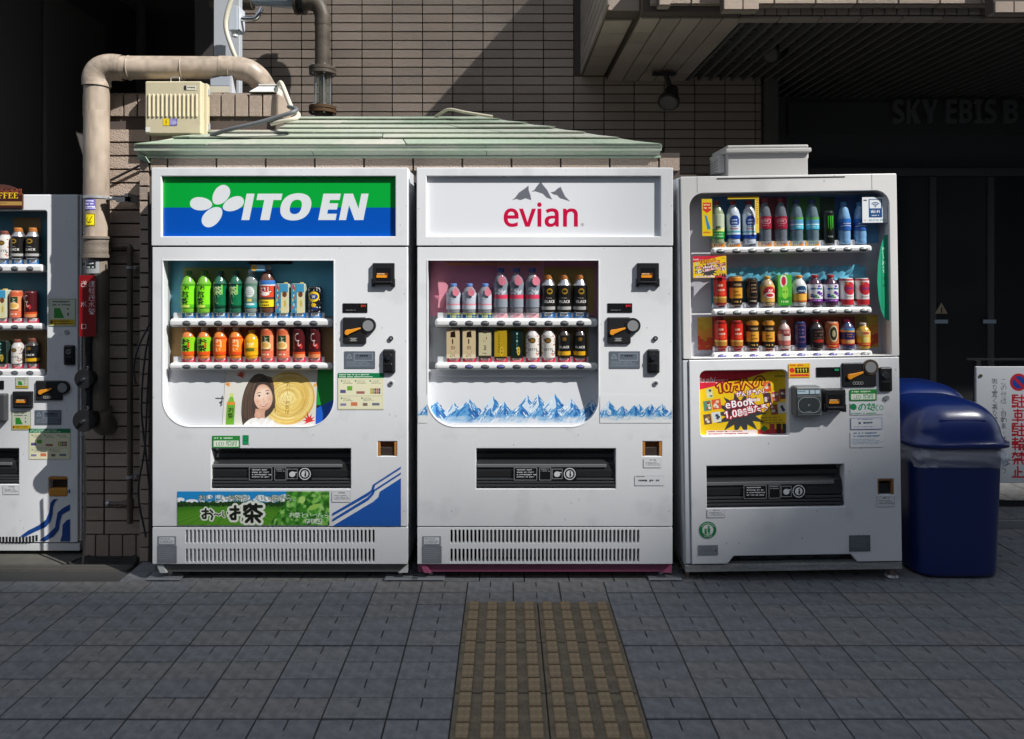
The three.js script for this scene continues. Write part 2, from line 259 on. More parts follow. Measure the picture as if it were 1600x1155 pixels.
// ---- tiled shed the two machines stand in, with a green copper roof
{
  const Z = 3.2, w = thing('tiled_shed', 'low tiled shed with green copper hipped roof behind the two middle machines', 'shed', [0, 0, -Z]);
  const xl = MX(217, Z), xr = MX(1063, Z), y0 = MY(285, Z), y1 = MY(245, Z), xi = MX(236, Z);
  const D = .62;
  part('lintel', span(xl, xr, y0, y1 + .02, -.16, -.012), GROUT, w);
  tiles(w, TILE.near, MX(234, Z), xr, y1 - PV * 1.02, y1 - .001, -.006, { shift: -.15 });
  tiles(w, TILE.near, xl, MX(234, Z) - .004, 0, y1 - PV * .1, -.006, {});
  part('pier', span(xl + .003, xi, 0, y0 - .001, -D, -.012), GROUT, w);
  const yp = MY(281, 3.08); const zp = -.035, xq = MX(1063, 3.24); part('pier', span(xq + .004, xq + .2, 0, yp, -D, zp - .003), GROUT, w);
  // inner face of the right-hand pier, seen between two machines
  for (let y = PV / 2, j = 0; y < yp - PV * .4; y += PV, j++) for (let k = 0; k < 2; k++) { const o = part('tile', tileGeo, TILE.near[(j * 3 + k) % 5], w, xq - .004, y, zp - PU / 2 - k * PU); o.rotation.y = -Math.PI / 2; }
  part('back_panel', span(xl, xr + .25, 0, y1, -D - .06, -D), GROUT, w);
  // roof: courses of copper strips on a hipped slope
  const Ze = 3.165, Zr = 3.76, el = MX(209, Ze), er = MX(1034, Ze), ye = MY(229, Ze), rl = MX(470, Zr), rrx = MX(745, Zr), yr = MY(183, Zr);
  const P = (s, t) => { const a = el + (rl - el) * t, b = er + (rrx - er) * t; return [a + (b - a) * s, ye + (yr - ye) * t, -(Ze + (Zr - Ze) * t) + Z]; };
  const COP = [[.475, .485, .42], [.51, .505, .45], [.43, .465, .39], [.54, .525, .465]].map((c, i) => M(RGB(...c), .6, { map: rep(T.copper, 1.2, 1.2, i * .3), metalness: .15 }));
  const COPD = M(RGB(.43, .465, .39), .6, { map: rep(T.copper, 1.5, 3), metalness: .2 }), COPL = M(RGB(.43, .49, .41), .6, { map: rep(T.copper, 1.5, 3, .3), metalness: .15 });
  const rows = [0, .2, .37, .53, .69, .85, 1];
  const n = V3(0, Zr - Ze, yr - ye).normalize();
  for (let i = 0; i < 6; i++) {
    const wide = (er - el) * (1 - rows[i]) + (rrx - rl) * rows[i], off = [.38, .1, .62, .27, .5, .05][i];
    const cuts = [0]; for (let q = off * .9; q < wide; q += .93) if (q > .06 && q < wide - .06) cuts.push(q / wide); cuts.push(1);
    for (let c = 0; c + 1 < cuts.length; c++) {
      const g = .0012, q = [P(cuts[c] + g, rows[i]), P(cuts[c + 1] - g, rows[i]), P(cuts[c + 1] - g, Math.min(1, rows[i + 1] + .02)), P(cuts[c] + g, Math.min(1, rows[i + 1] + .02))];
      const lift = (p, h) => [p[0], p[1] + n.y * h, p[2] + n.z * h], up = .013 + rr(0, .003);
      part('roof_strip', solid([lift(q[0], up), lift(q[1], up + rr(-.002, .002)), lift(q[2], .0025), lift(q[3], .0025)], [0, -n.y * .006, -n.z * .006]), COP[Math.floor(rnd() * 4)], w);
    }
  }
  const A = P(0, 0), B = P(1, 0), R0 = P(0, 1), R1 = P(1, 1), zb = -.95;
  const deck = [];
  deck.push(solid([P(0, 0), P(1, 0), P(1, 1), P(0, 1)].map((p) => [p[0], p[1] - .004, p[2]]), [0, -.015, 0]));
  part('roof_deck', join(deck), COPD, w);
  part('hip_slope', solid([[A[0], A[1], zb], A, R0, [R0[0], R0[1], zb]], [0, -.012, 0]), COP[0], w);
  part('hip_slope', solid([B, [B[0], B[1], zb], [R1[0], R1[1], zb], R1], [0, -.012, 0]), COP[1], w);
  part('ridge_cap', solid([R0, R1, [R1[0], R1[1], zb], [R0[0], R0[1], zb]].map((p) => [p[0], p[1] + .004, p[2]]), [0, -.02, 0]), COP[2], w);
  for (const [a, b] of [[A, R0], [B, R1]]) part('hip_cap', new THREE.TubeGeometry(new THREE.LineCurve3(V3(...a), V3(...b)), 2, .007, 8), COP[3], w);
  // undercut fascia with a pale drip edge
  const yb = MY(244, Z), f0 = MX(222, Z), f1 = MX(1031, Z);
  for (let k = 0; k < 3; k++) { const a = k / 3, b = (k + 1) / 3 - .001, lx = (t) => el + (er - el) * t, bx = (t) => f0 + (f1 - f0) * t; part('fascia', solid([[bx(a), yb, .006], [bx(b), yb, .006], [lx(b), ye + .004, .042], [lx(a), ye + .004, .042]], [0, 0, -.03]), COPD, w); }
  part('drip_edge', span(f0 - .012, f1 + .004, yb - .010, yb, -.012, .011, .002), COPL, w);
  part('eave_tip', solid([[el + .012, ye - .058, .02], [el + .062, ye - .072, .02], [el + .05, ye - .045, .03], [el + .010, ye - .03, .03]], [0, 0, -.05]), COPL, w);
  // cream hose lying over the ridge
  one('cream_hose', tube([[MX(680, 3.72), 2.215, -3.72], [MX(690, 3.68), 2.232, -3.69], [MX(703, 3.66), 2.243, -3.66], [MX(730, 3.62), 2.216, -3.62], [MX(770, 3.6), 2.188, -3.59]], .008, 40, 10), M(RGB(.55, .5, .38), .5), 'cream hose lying bent over the ridge of the green roof', 'hose');
}
// ---- building over the dark entrance: tiled beams, soffit, canopy
{
  const w = thing('entrance_canopy', 'tiled concrete canopy and beams over the dark shop entrance', 'canopy', [0, 0, 0]);
  const ZB = 5.2, yS = MY(127, ZB), xa = MX(907, ZB), xb = MX(1062, ZB), zf = 3.92, yBlk = MY(118, ZB);
  // downstand block on the left
  part('block_core', span(xa + .012, xa + .2, yBlk + .012, 3.9, -ZB + .002, -3.9), GROUT, w);
  for (let y = yBlk + PV / 2, j = 0; y < 3.75; y += PV, j++) for (let k = 0; k < 6; k++) { const o = part('tile', tileGeo, TILE.beam[(j * 2 + k) % 5], w, xa + .006, y, -ZB + .12 + k * PU); o.rotation.y = -Math.PI / 2; }
  for (let k = 0; k < 5; k++) { const o = part('soffit_tile', boxGeo(.16, .014, PU - .008, .002), TILE.beam[k], w, xa + .1, yBlk + .004, -ZB + .12 + k * PU); }
  for (let y = yBlk + PV / 2; y < 3.7; y += PV) part('tile', boxGeo(.18, PV - .0085, .014, .002), TILE.beam[Math.floor(rnd() * 5)], w, xa + .105, y, -3.893);
  // tiled soffit band, running out from the wall
  part('soffit_core', span(xa + .2, xb, yS + .012, yS + .5, -ZB + .003, -zf + .1), GROUT, w);
  for (let x = xa + .2 + .058; x < xb; x += .119) for (let k = 0; k < 6; k++) part('soffit_tile', boxGeo(.112, .014, PU - .008, .002), TILE.beam[Math.floor(rnd() * 5)], w, x, yS + .005, -ZB + .12 + k * PU * .93);
  // front beam and the stepped fascia above it
  const x2 = 7, yF = MY(22, zf), yF2 = MY(4, 3.6);
  part('front_beam', span(xb + .002, x2, yS + .005, yS + .6, -zf, -zf + .05), GROUT, w);
  for (let k = 0; k < 34; k++) part('tile', boxGeo(.062, .11, .014, .002), TILE.beam[k % 5], w, xb + .04 + k * .0682, yS + .066, -zf + .056);
  for (let k = 0; k < 20; k++) part('soffit_tile', boxGeo(PU - .008, .014, .07, .002), TILE.beam[k % 5], w, xb + .12 + k * PU, yS - .002, -zf + .02);
  const yU = MY(7, 3.8);
  part('upper_fascia', span(xa + .22, x2, yU + .012, yU + .8, -zf + .066, -zf + .112), GROUT, w);
  for (let r = 0; r < 4; r++) for (let k = 0; k < 17; k++) part('tile', tileGeo, TILE.near[(r + k * 2) % 5], w, xa + .35 + k * PU, yU + PV / 2 + r * PV, -zf + .119);
  for (let k = 0; k < 17; k++) part('soffit_tile', boxGeo(PU - .008, .010, .05, .002), TILE.beam[k % 5], w, xa + .35 + k * PU, yU + .005, -zf + .088);
  for (const [p, q] of [[1030, 1048], [1131, 1186], [1554, 1600]]) { const z = 3.72, a = MX(p, z), b = MX(q, z) + (q > 1590 ? .6 : 0), yc = MY(q < 1100 ? 8 : q < 1200 ? 15 : 20, z); part('corbel', span(a, b, yc + .006, yc + .3, -zf + .128, -z - .008), GROUT, w); for (let u = a; u < b - .02; u += .105) part('tile', boxGeo(Math.min(.1, b - u - .003), .0597, .014, .002), TILE.near[3], w, u + Math.min(.1, b - u - .003) / 2, yc + .03, -z); part('soffit_tile', boxGeo(b - a - .004, .010, .05, .002), TILE.beam[2], w, (a + b) / 2, yc + .002, -z - .03); }
  // slatted dark ceiling
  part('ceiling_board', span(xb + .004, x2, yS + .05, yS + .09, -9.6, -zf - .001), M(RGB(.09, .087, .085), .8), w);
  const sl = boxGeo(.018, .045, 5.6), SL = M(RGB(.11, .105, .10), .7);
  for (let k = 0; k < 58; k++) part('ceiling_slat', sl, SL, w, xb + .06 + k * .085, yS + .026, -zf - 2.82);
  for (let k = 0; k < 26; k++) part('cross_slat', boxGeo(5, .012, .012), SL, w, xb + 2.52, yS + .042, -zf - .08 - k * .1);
}
// ---- dark shop front deep in the entrance
{
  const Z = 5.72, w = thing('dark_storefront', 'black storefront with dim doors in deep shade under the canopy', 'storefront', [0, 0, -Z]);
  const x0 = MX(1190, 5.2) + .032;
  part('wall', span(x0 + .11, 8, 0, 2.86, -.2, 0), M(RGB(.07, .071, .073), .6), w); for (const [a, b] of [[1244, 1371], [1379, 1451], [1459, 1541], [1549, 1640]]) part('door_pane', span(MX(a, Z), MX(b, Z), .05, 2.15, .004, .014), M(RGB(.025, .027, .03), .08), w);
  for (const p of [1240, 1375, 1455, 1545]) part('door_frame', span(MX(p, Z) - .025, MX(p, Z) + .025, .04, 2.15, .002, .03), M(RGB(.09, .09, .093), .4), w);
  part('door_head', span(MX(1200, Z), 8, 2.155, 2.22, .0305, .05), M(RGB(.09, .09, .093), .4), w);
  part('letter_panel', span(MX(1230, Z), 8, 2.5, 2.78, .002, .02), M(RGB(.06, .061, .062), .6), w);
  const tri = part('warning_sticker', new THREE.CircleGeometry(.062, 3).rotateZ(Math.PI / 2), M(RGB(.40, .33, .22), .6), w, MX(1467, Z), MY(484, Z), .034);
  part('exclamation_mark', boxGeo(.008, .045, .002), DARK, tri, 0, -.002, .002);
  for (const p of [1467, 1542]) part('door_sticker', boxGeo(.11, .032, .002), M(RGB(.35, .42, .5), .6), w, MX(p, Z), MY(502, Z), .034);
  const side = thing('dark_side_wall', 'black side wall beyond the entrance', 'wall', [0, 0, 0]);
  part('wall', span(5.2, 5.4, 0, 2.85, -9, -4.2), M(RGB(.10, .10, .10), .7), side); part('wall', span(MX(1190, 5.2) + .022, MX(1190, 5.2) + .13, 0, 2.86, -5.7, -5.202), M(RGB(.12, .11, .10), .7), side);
}
const fontLoader = new (await import('three/addons/loaders/FontLoader.js')).FontLoader();
const { TextGeometry } = await import('three/addons/geometries/TextGeometry.js');
const bold = await fontLoader.loadAsync('fonts/droid/droid_sans_bold.typeface.json');
{
  const Z = 5.69, s = thing('shop_lettering', 'dark raised capital letters on the black shop front', 'sign', [MX(1393, Z), MY(193, Z), -Z]);
  const m = M(RGB(.14, .142, .142), .45); let x = 0;
  for (const ch of 'SKY EBIS B'.split('')) { if (ch === ' ') { x += .05; continue; } const g = new TextGeometry(ch, { font: bold, size: .188, depth: .03, curveSegments: 5, bevelEnabled: false }); g.scale(.82, 1.05, 1); g.computeBoundingBox(); part('letter', g, m, s, x - g.boundingBox.min.x, 0, 0); x += g.boundingBox.max.x - g.boundingBox.min.x + .02; }
}
// ---- unlit alley on the left
{
  const w = thing('dark_alley_building', 'black unlit building side closing the alley on the left', 'building', [0, 0, 0]);
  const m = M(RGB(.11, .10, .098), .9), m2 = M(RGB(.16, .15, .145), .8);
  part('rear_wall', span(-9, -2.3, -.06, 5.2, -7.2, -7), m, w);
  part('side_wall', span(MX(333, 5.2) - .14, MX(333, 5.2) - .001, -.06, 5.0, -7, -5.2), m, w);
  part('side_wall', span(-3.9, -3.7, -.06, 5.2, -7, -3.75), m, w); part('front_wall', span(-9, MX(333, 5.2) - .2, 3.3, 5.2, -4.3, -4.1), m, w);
  part('ceiling', span(-9, -1.5, 3.95, 4.1, -4.95, -3.3), m2, w); part('ceiling', span(-9, MX(333, 5.2) - .15, 3.95, 4.1, -7, -4.951), m2, w);  // front slab and high front wall added overhead to keep sun out
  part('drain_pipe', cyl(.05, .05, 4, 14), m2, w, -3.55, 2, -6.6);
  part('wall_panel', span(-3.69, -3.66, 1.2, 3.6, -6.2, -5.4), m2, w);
}
// ---- what stands out of the picture: street fronts opposite, a tower and boards added to block sun
{
  const m = M(RGB(.16, .155, .15), .8), g = M(RGB(.03, .035, .04), .15), road = structure('road', new THREE.PlaneGeometry(120, 9).rotateX(-Math.PI / 2), M(RGB(.05, .05, .052), .9, { map: rep(T.stone, 60, 5) }), 0, -.07, 6);
  [[-26, 11, 8.5], [-14, 9.5, 10], [-4, 8, 7.5], [5, 8.5, 9], [14.5, 10, 8]].forEach(([x, wd, h], i) => {
    const b = thing('street_building', ['plain grey street building with four window bays', 'tall grey street building across the road', 'low grey street building across the road', 'grey street building with dark shop windows', 'grey corner building across the road'][i], 'building', [x + wd / 2, 0, 13]);
    part('wall', span(-wd / 2, wd / 2 - .1, -.06, h, 0, 6), m, b);
    for (let r = 0; r < 3; r++) for (let k = 0; k < 4; k++) part('window', span(-wd / 2 + .6 + k * wd / 4, -wd / 2 + .6 + k * wd / 4 + wd / 5.5, .6 + r * 2.6, 2.4 + r * 2.6, -.03, -.004), g, b);
  });
  const t = thing('shading_tower', 'unseen grey tower added to shade the pavement', 'building', [0, 0, 22]);
  part('wall', span(40.6, 43.8, -.1, 47.84, 0, 12), m, t); [[12, 40.599, 49.15], [43.801, 44.3, 48.27], [44.301, 46, 48.6], [46.001, 70, 49.72]].forEach(([a, b, h]) => part('shade_step', span(a, b, -.1, h, 0, 12), m, t));  // added tower: stepped roof heights place the shade on machines, bin and board
  // slanting boards on thin legs, added to break up sun on the back wall
  const sg = thing('sun_screen', 'unseen slanting boards added to break up sun on the back wall', 'sign', [0, 0, 22]);
  for (let i = 0; i < 10; i++) { const o = part('slanting_board', boxGeo([.16, .16, .16, .18, .28, .42, .56, .66, .66, .66][i], 6.2, .08), m, sg, 42.6 + i * .82, 54.7, -.2); o.rotation.z = .62; }
  for (const x of [43.4, 46, 48.6]) part('leg', span(x - .06, x + .06, 49, 52.4, -.12, 0), m, sg);
}
// ---------------------------------------------------------------- pipes, boxes and cables on the wall
const BEIGE = M(RGB(.63, .52, .44), .42, { map: rep(T.dirt, .5, 1.2) }), BEIGE2 = M(RGB(.30, .255, .22), .5, { map: rep(T.dirt, 1, 2) }), CREAM = M(RGB(.56, .52, .42), .45);
{ // fire standpipe
  const Z = 3.34, x = MX(151, Z), r = .0565, s = thing('standpipe', 'thick beige fire standpipe bending over the tiled wall', 'pipe', [x, 0, -Z]);
  const yt = MY(106, Z), yc = MY(372, Z), y2 = MY(520, Z);
  part('riser', cyl(r, r, yt - .09 - yc, 32), BEIGE, s, 0, (yt - .09 + yc) / 2, 0);
  const arc = (pts, rad, m, nm) => part(nm, tube(pts, rad, 28, 28), m, s);
  arc([[0, yt - .095, 0], [0, yt - .05, 0], [.022, yt - .012, -.002], [.062, yt + .005, -.008], [.12, yt + .004, -.018]], r * 1.12, BEIGE, 'elbow');
  const xe = MX(352, Z) - x, ry = .036;
  const zr = (q) => -.012 - .12 * Math.max(0, (q - .08) / (xe - .16)); part('cross_run', tube([[.10, yt + .006, zr(.10)], [xe * .5, yt + .004 + ry * .5, zr(xe * .5)], [xe - .07, yt + .004 + ry, zr(xe - .07)]], r, 30, 32), BEIGE, s);
  arc([[xe - .08, yt + .004 + ry, -.132], [xe - .02, yt + .005 + ry, -.142], [xe + .05, yt + ry - .004, -.155], [xe + .095, yt + ry - .035, -.18], [xe + .115, yt + ry - .08, -.23]], r * 1.04, BEIGE, 'elbow');
  arc([[xe + .11, yt - .03, -.2], [xe + .15, yt - .07, -.28], [xe + .19, yt - .15, -.36]], r * .8, BEIGE, 'tail_run');
  for (const px of [197, 272, 340]) { const o = part('joint_ring', new THREE.TorusGeometry(r + .001, .0035, 8, 32), BEIGE, s, MX(px, Z) - x, yt + .004 + ry * (px - 180) / 190, zr(MX(px, Z) - x)); o.rotation.y = Math.PI / 2 + .16; }
  part('joint_ring', new THREE.TorusGeometry(r + .002, .004, 8, 32).rotateX(Math.PI / 2), BEIGE, s, 0, MY(122, Z), 0);
  part('band_clamp', cyl(r + .004, r + .004, .012, 32), STEEL, s, 0, MY(309, Z), 0);
  const st = part('strut', join([span(.05, .16, -.012, .004, -.012, .012), span(.1, .16, -.022, -.012, -.012, .012), span(.145, .16, -.02, .02, -.2, .012)]), M(RGB(.6, .6, .58), .4), s, 0, MY(309, Z), 0);
  part('bolt', cylZ(.006, .006, .012, 8), STEEL, st, .07, -.004, .016);
  part('coupling', join([at(cyl(r + .008, r + .008, .085, 32), 0, 0, 0), at(cyl(r + .014, r + .014, .012, 32), 0, .045, 0), at(cyl(r + .014, r + .014, .012, 32), 0, -.047, 0)]), BEIGE2, s, 0, MY(386, Z), 0);
  part('lower_riser', cyl(.047, .047, MY(402, Z) - MY(640, Z), 32), BEIGE2, s, .008, (MY(402, Z) + MY(640, Z)) / 2, -.004); part('lower_elbow', tube([[.008, MY(638, Z), -.02], [.008, MY(655, Z), -.022], [.008, MY(668, Z), -.05], [.008, MY(670, Z), -.11]], .05, 20, 24), BEIGE2, s);
  part('chrome_rod', cyl(.006, .006, MY(524, Z) - MY(680, Z), 12), CHROME, s, -.05, (MY(524, Z) + MY(680, Z)) / 2, .035);
  part('dark_rod', cyl(.018, .018, MY(524, Z) - MY(660, Z), 16), BLACKP, s, -.012, (MY(524, Z) + MY(660, Z)) / 2, .05);
  for (const [py, rad] of [[588, .046], [652, .054]]) {
    const v = part('inlet', join([cylZ(rad, rad * .92, .05), at(cylZ(rad * .75, rad * .75, .05), 0, 0, -.05)]), M(RGB(.03, .03, .032), .35, { metalness: .4 }), s, -.014, MY(py, Z), .055);
    part('cap_bolt', cylZ(.008, .010, .016, 12), CHROME, v, -.003, -.002, .032); part('chain_lug', boxGeo(.008, .02, .012, .003), CHROME, v, .012, rad + .004, .01);
  }
  const wrapTex = (draw, w, h) => M('#ffffff', .5, { map: canvas(w, h, draw) });
  const stick = (nm, y0, y1, th, draw, w, h, rad = r) => part(nm, new THREE.CylinderGeometry(rad + .0015, rad + .0015, y1 - y0, 20, 1, true, -th / 2, th), wrapTex(draw, w, h), s, 0, (y0 + y1) / 2, 0);
  stick('purple_sticker', MY(329, Z), MY(313, Z), .95, (c, w, h) => { fill(c, '#6a62b0', 0, 0, w, h); fineText(c, 10, 10, w - 8, 3, 13, '#f4f2fa'); fill(c, '#d8d6ea', 0, h * .84, w, h * .06); }, 128, 90);
  stick('yellow_sticker', MY(354, Z), MY(335, Z), .85, (c, w, h) => { fill(c, '#f2dc10', 0, 0, w, h); c.strokeStyle = '#3a3310'; c.lineWidth = w * .06; c.strokeRect(w * .05, h * .05, w * .9, h * .9); c.beginPath(); c.arc(w * .45, h * .52, w * .24, .5, 4); c.moveTo(w * .75, h * .2); c.lineTo(w * .4, h * .75); c.stroke(); }, 96, 96);
  stick('silver_sticker', MY(427, Z), MY(406, Z), 1.5, (c, w, h) => { fill(c, '#8e9194', 0, 0, w, h); fill(c, '#1d1f22', w * .2, h * .15, w * .6, h * .5); fineText(c, w * .26, h * .22, w * .76, 2, 14, '#c8ccd0'); }, 128, 96, .05);
  part('red_sign', new THREE.PlaneGeometry(MX(161, Z) - MX(135, Z), MY(430, Z) - MY(524, Z)), M('#ffffff', .45, { map: canvas(160, 560, (c, w, h) => {
    fill(c, '#8a0e15', 0, 0, w, h); jp(c, '送', 16, 50, 56, '#d8cfcc', .09); jp(c, '水', 16, 236, 56, '#d8cfcc', .09); jp(c, '口', 16, 440, 56, '#d8cfcc', .09); jp(c, '連結送水管', 90, 50, 58, '#d8cfcc', .09, true);
  }) }), s, -.009, (MY(430, Z) + MY(524, Z)) / 2, .058);
  part('sign_bracket', span(-.03, .02, MY(524, Z) + .02, MY(430, Z) - .02, .03, .055), BLACKP, s);
}
{ // slim brown pipe
  const Z = 3.37, x = MX(203, Z), s = thing('slim_pipe', 'slim brown pipe running down the tiled wall', 'pipe', [x, 0, -Z]);
  const m = M(RGB(.20, .15, .125), .5, { map: rep(T.dirt, 1, 3) }), yt = MY(385, Z), yb = MY(818, Z);
  part('riser', cyl(.0135, .0135, yt - .03 - yb, 16), m, s, 0, (yt - .03 + yb) / 2, 0);
  part('elbow', tube([[0, yt - .035, 0], [0, yt - .01, 0], [-.012, yt, 0], [-.04, yt, 0]], .015, 16, 14), m, s);
  part('branch', cylX(.013, .075, 16), m, s, -.068, yt, 0);
  const tee = part('tee', join([cyl(.018, .018, .05, 16), at(cylX(.017, .03), -.02, 0, 0)]), m, s, 0, MY(788, Z), 0);
  part('side_branch', cylX(.011, .09, 14), m, tee, -.06, .002, 0); part('end_cap', cylX(.014, .012, 14), STEEL, tee, -.108, .002, 0);
  for (const py of [418, 745]) part('clip', join([cyl(.018, .018, .014, 16), span(-.004, .03, -.006, .006, -.1, 0)]), STEEL, s, 0, MY(py, Z), 0);
}
{ // beige meter box on the wall
  const Z = 3.345, x = MX(270, Z), y = MY(168, Z), s = thing('meter_box', 'beige ribbed meter box fixed to the tiled wall', 'utility box', [x, y, -Z]);
  const m = M(RGB(.60, .53, .36), .45, { map: rep(T.smudge, .7, .7, .2) }), W = MX(312, Z) - MX(224, Z), H = MY(126, Z) - MY(209, Z);
  part('case', new RoundedBoxGeometry(W, H, .062, 3, .008).translate(0, 0, -.031), m, s);
  part('back_flange', span(W / 2 - .012, W / 2 + .016, -H / 2 + .004, H / 2 - .004, -.062, -.03, .003), m, s);
  for (let k = 0; k < 12; k++) part('rib', at(new THREE.CapsuleGeometry(.0055, H * .40, 4, 10), 0, 0, 0), m, s, -W / 2 + .022 + k * (W - .044) / 11, H * .035, .0012);
  for (const yy of [-.085, .088]) part('hinge', cyl(.006, .006, .03, 10), STEEL, s, W / 2 + .018, yy, -.05);
  const d = (nm, a, b, c, e, draw, w, h) => part(nm, new THREE.PlaneGeometry(c - a, e - b), M('#ffffff', .5, { map: canvas(w, h, draw) }), s, (a + c) / 2, (b + e) / 2, .0016);
  d('maker_plate', W * .2, H * .33, W * .42, H * .41, (c, w, h) => { fill(c, '#d9d4c0', 0, 0, w, h); fill(c, '#2a2a28', 0, 0, w * .2, h); fineText(c, w * .28, h * .3, w * .95, 1, 14, '#333'); }, 128, 40);
  d('warning_sticker', -W * .17, -H * .34, -W * .06, -H * .21, (c, w, h) => { fill(c, '#eecb08', 0, 0, w, h); c.strokeStyle = '#4a4010'; c.lineWidth = 5; c.beginPath(); c.moveTo(w * .6, 8); c.lineTo(w * .35, h * .5); c.lineTo(w * .6, h * .5); c.lineTo(w * .35, h - 8); c.stroke(); }, 64, 72);
  d('purple_sticker', -W * .055, -H * .34, W * .08, -H * .21, (c, w, h) => { fill(c, '#6c66b4', 0, 0, w, h); fineText(c, 6, 12, w - 6, 4, 7, '#e8e6f4'); }, 80, 72);
  d('white_sticker', -W * .48, -H * .46, -W * .40, -H * .37, (c, w, h) => fill(c, '#dcdcd6', 0, 0, w, h), 8, 8);
  const hook = part('wire_hook', tube([[-.02, H / 2 - .002, -.01], [-.02, H / 2 + .02, -.01], [.02, H / 2 + .02, -.01], [.022, H / 2 - .002, -.01]], .0025, 24, 6, .2), STEEL, s, .006, 0, 0);
  one('box_cable', tube([[x + .02, y - H / 2, -Z - .03], [x, y - H / 2 - .04, -3.39], [x - .1, y - H / 2 - .1, -3.395], [MX(170, 3.39), MY(282, 3.39), -3.398]], .006, 30, 8), BLACKP, 'black cable drooping below the beige meter box', 'cable');
}
{ // small things on top of the wall block
  const Z = 3.47, y = MY(146, 3.4) + .012;
  const b = thing('switch_box', 'small grey box with cream base on top of the tiled wall', 'utility box', [MX(348, Z), y, -Z]);
  part('base', span(-.058, .05, 0, .035, -.03, .03, .004), CREAM, b); part('cover', span(-.052, .047, .0355, .085, -.03, .03, .003), M(RGB(.36, .39, .45), .4), b); part('edge', span(.0475, .058, .0, .088, -.03, .03), M(RGB(.5, .52, .56), .4), b);
  const h = thing('cable_hood', 'pale grey metal hood on the end of the tiled wall', 'utility box', [MX(419, Z), y, -Z]);
  part('hood', solid([[-.075, 0, .06], [.055, 0, .06], [.055, .042, .02], [-.035, .042, .02]], [0, 0, -.1]), M(RGB(.62, .60, .57), .45), h); part('lip', span(-.04, .06, .038, .046, -.08, .03, .002), M(RGB(.68, .66, .63), .45), h);
  one('cream_conduit', tube([[MX(434, 3.42), y + .045, -3.44], [MX(440, 3.4), y + .035, -3.40], [MX(453, 3.36), MY(163, 3.36), -3.36], [MX(458, 3.34), MY(172, 3.34), -3.33], [MX(467, 3.34), MY(180, 3.34), -3.33], [MX(462, 3.3), MY(187, 3.3), -3.28], [MX(440, 3.28), MY(190, 3.28), -3.265], [MX(424, 3.28), MY(194, 3.28), -3.27]], .0115, 70, 12), CREAM, 'cream conduit looping from the wall end on to the green roof', 'conduit');
  one('grey_conduit', tube([[MX(450, 3.34), MY(166, 3.34), -3.35], [MX(463, 3.3), MY(171, 3.3), -3.30], [MX(455, 3.26), MY(176, 3.26), -3.262], [MX(425, 3.25), MY(185, 3.25), -3.255], [MX(395, 3.25), MY(194, 3.25), -3.25], [MX(360, 3.26), MY(202, 3.26), -3.26], [MX(330, 3.3), MY(211, 3.3), -3.30]], .0105, 70, 12), M(RGB(.12, .125, .135), .5), 'dark grey cable conduit lying along the hip of the green roof', 'conduit');
  const p = thing('grey_post', 'flat grey steel post behind the tiled wall', 'post', [MX(355, 4.2), 0, -4.2]);
  part('post', span(-.085, .075, 0, 3.4, -.05, 0, .004), M(RGB(.40, .42, .45), .45), p);
  const sw = thing('post_box', 'small grey box with shiny bent conduit on the grey post', 'utility box', [MX(368, 4.05), MY(30, 4.05), -4.05]);
  part('case', span(-.03, .022, -.075, .07, -.06, .03, .004), M(RGB(.42, .46, .52), .4), sw); part('side', span(.0225, .034, -.07, .066, -.06, .026, .003), M(RGB(.5, .53, .58), .4), sw);
  part('bent_conduit', tube([[.034, .002, 0], [.08, .002, 0], [.12, .008, 0], [.14, .035, 0], [.152, .068, -.005]], .016, 40, 14), CHROME, sw);
  part('gland', cyl(.018, .018, .03, 14), PALE, sw, -.005, -.09, 0);
  one('post_conduit', tube([[MX(366, 4.0), MY(-12, 4), -4.0], [MX(355, 4.0), MY(20, 4), -4.0], [MX(353, 4.0), MY(45, 4), -4.0], [MX(362, 4.0), MY(75, 4), -4.0], [MX(369, 4.0), MY(96, 4), -4.02]], .0135, 50, 12), CREAM, 'cream plastic conduit curving down the grey post', 'conduit');
}
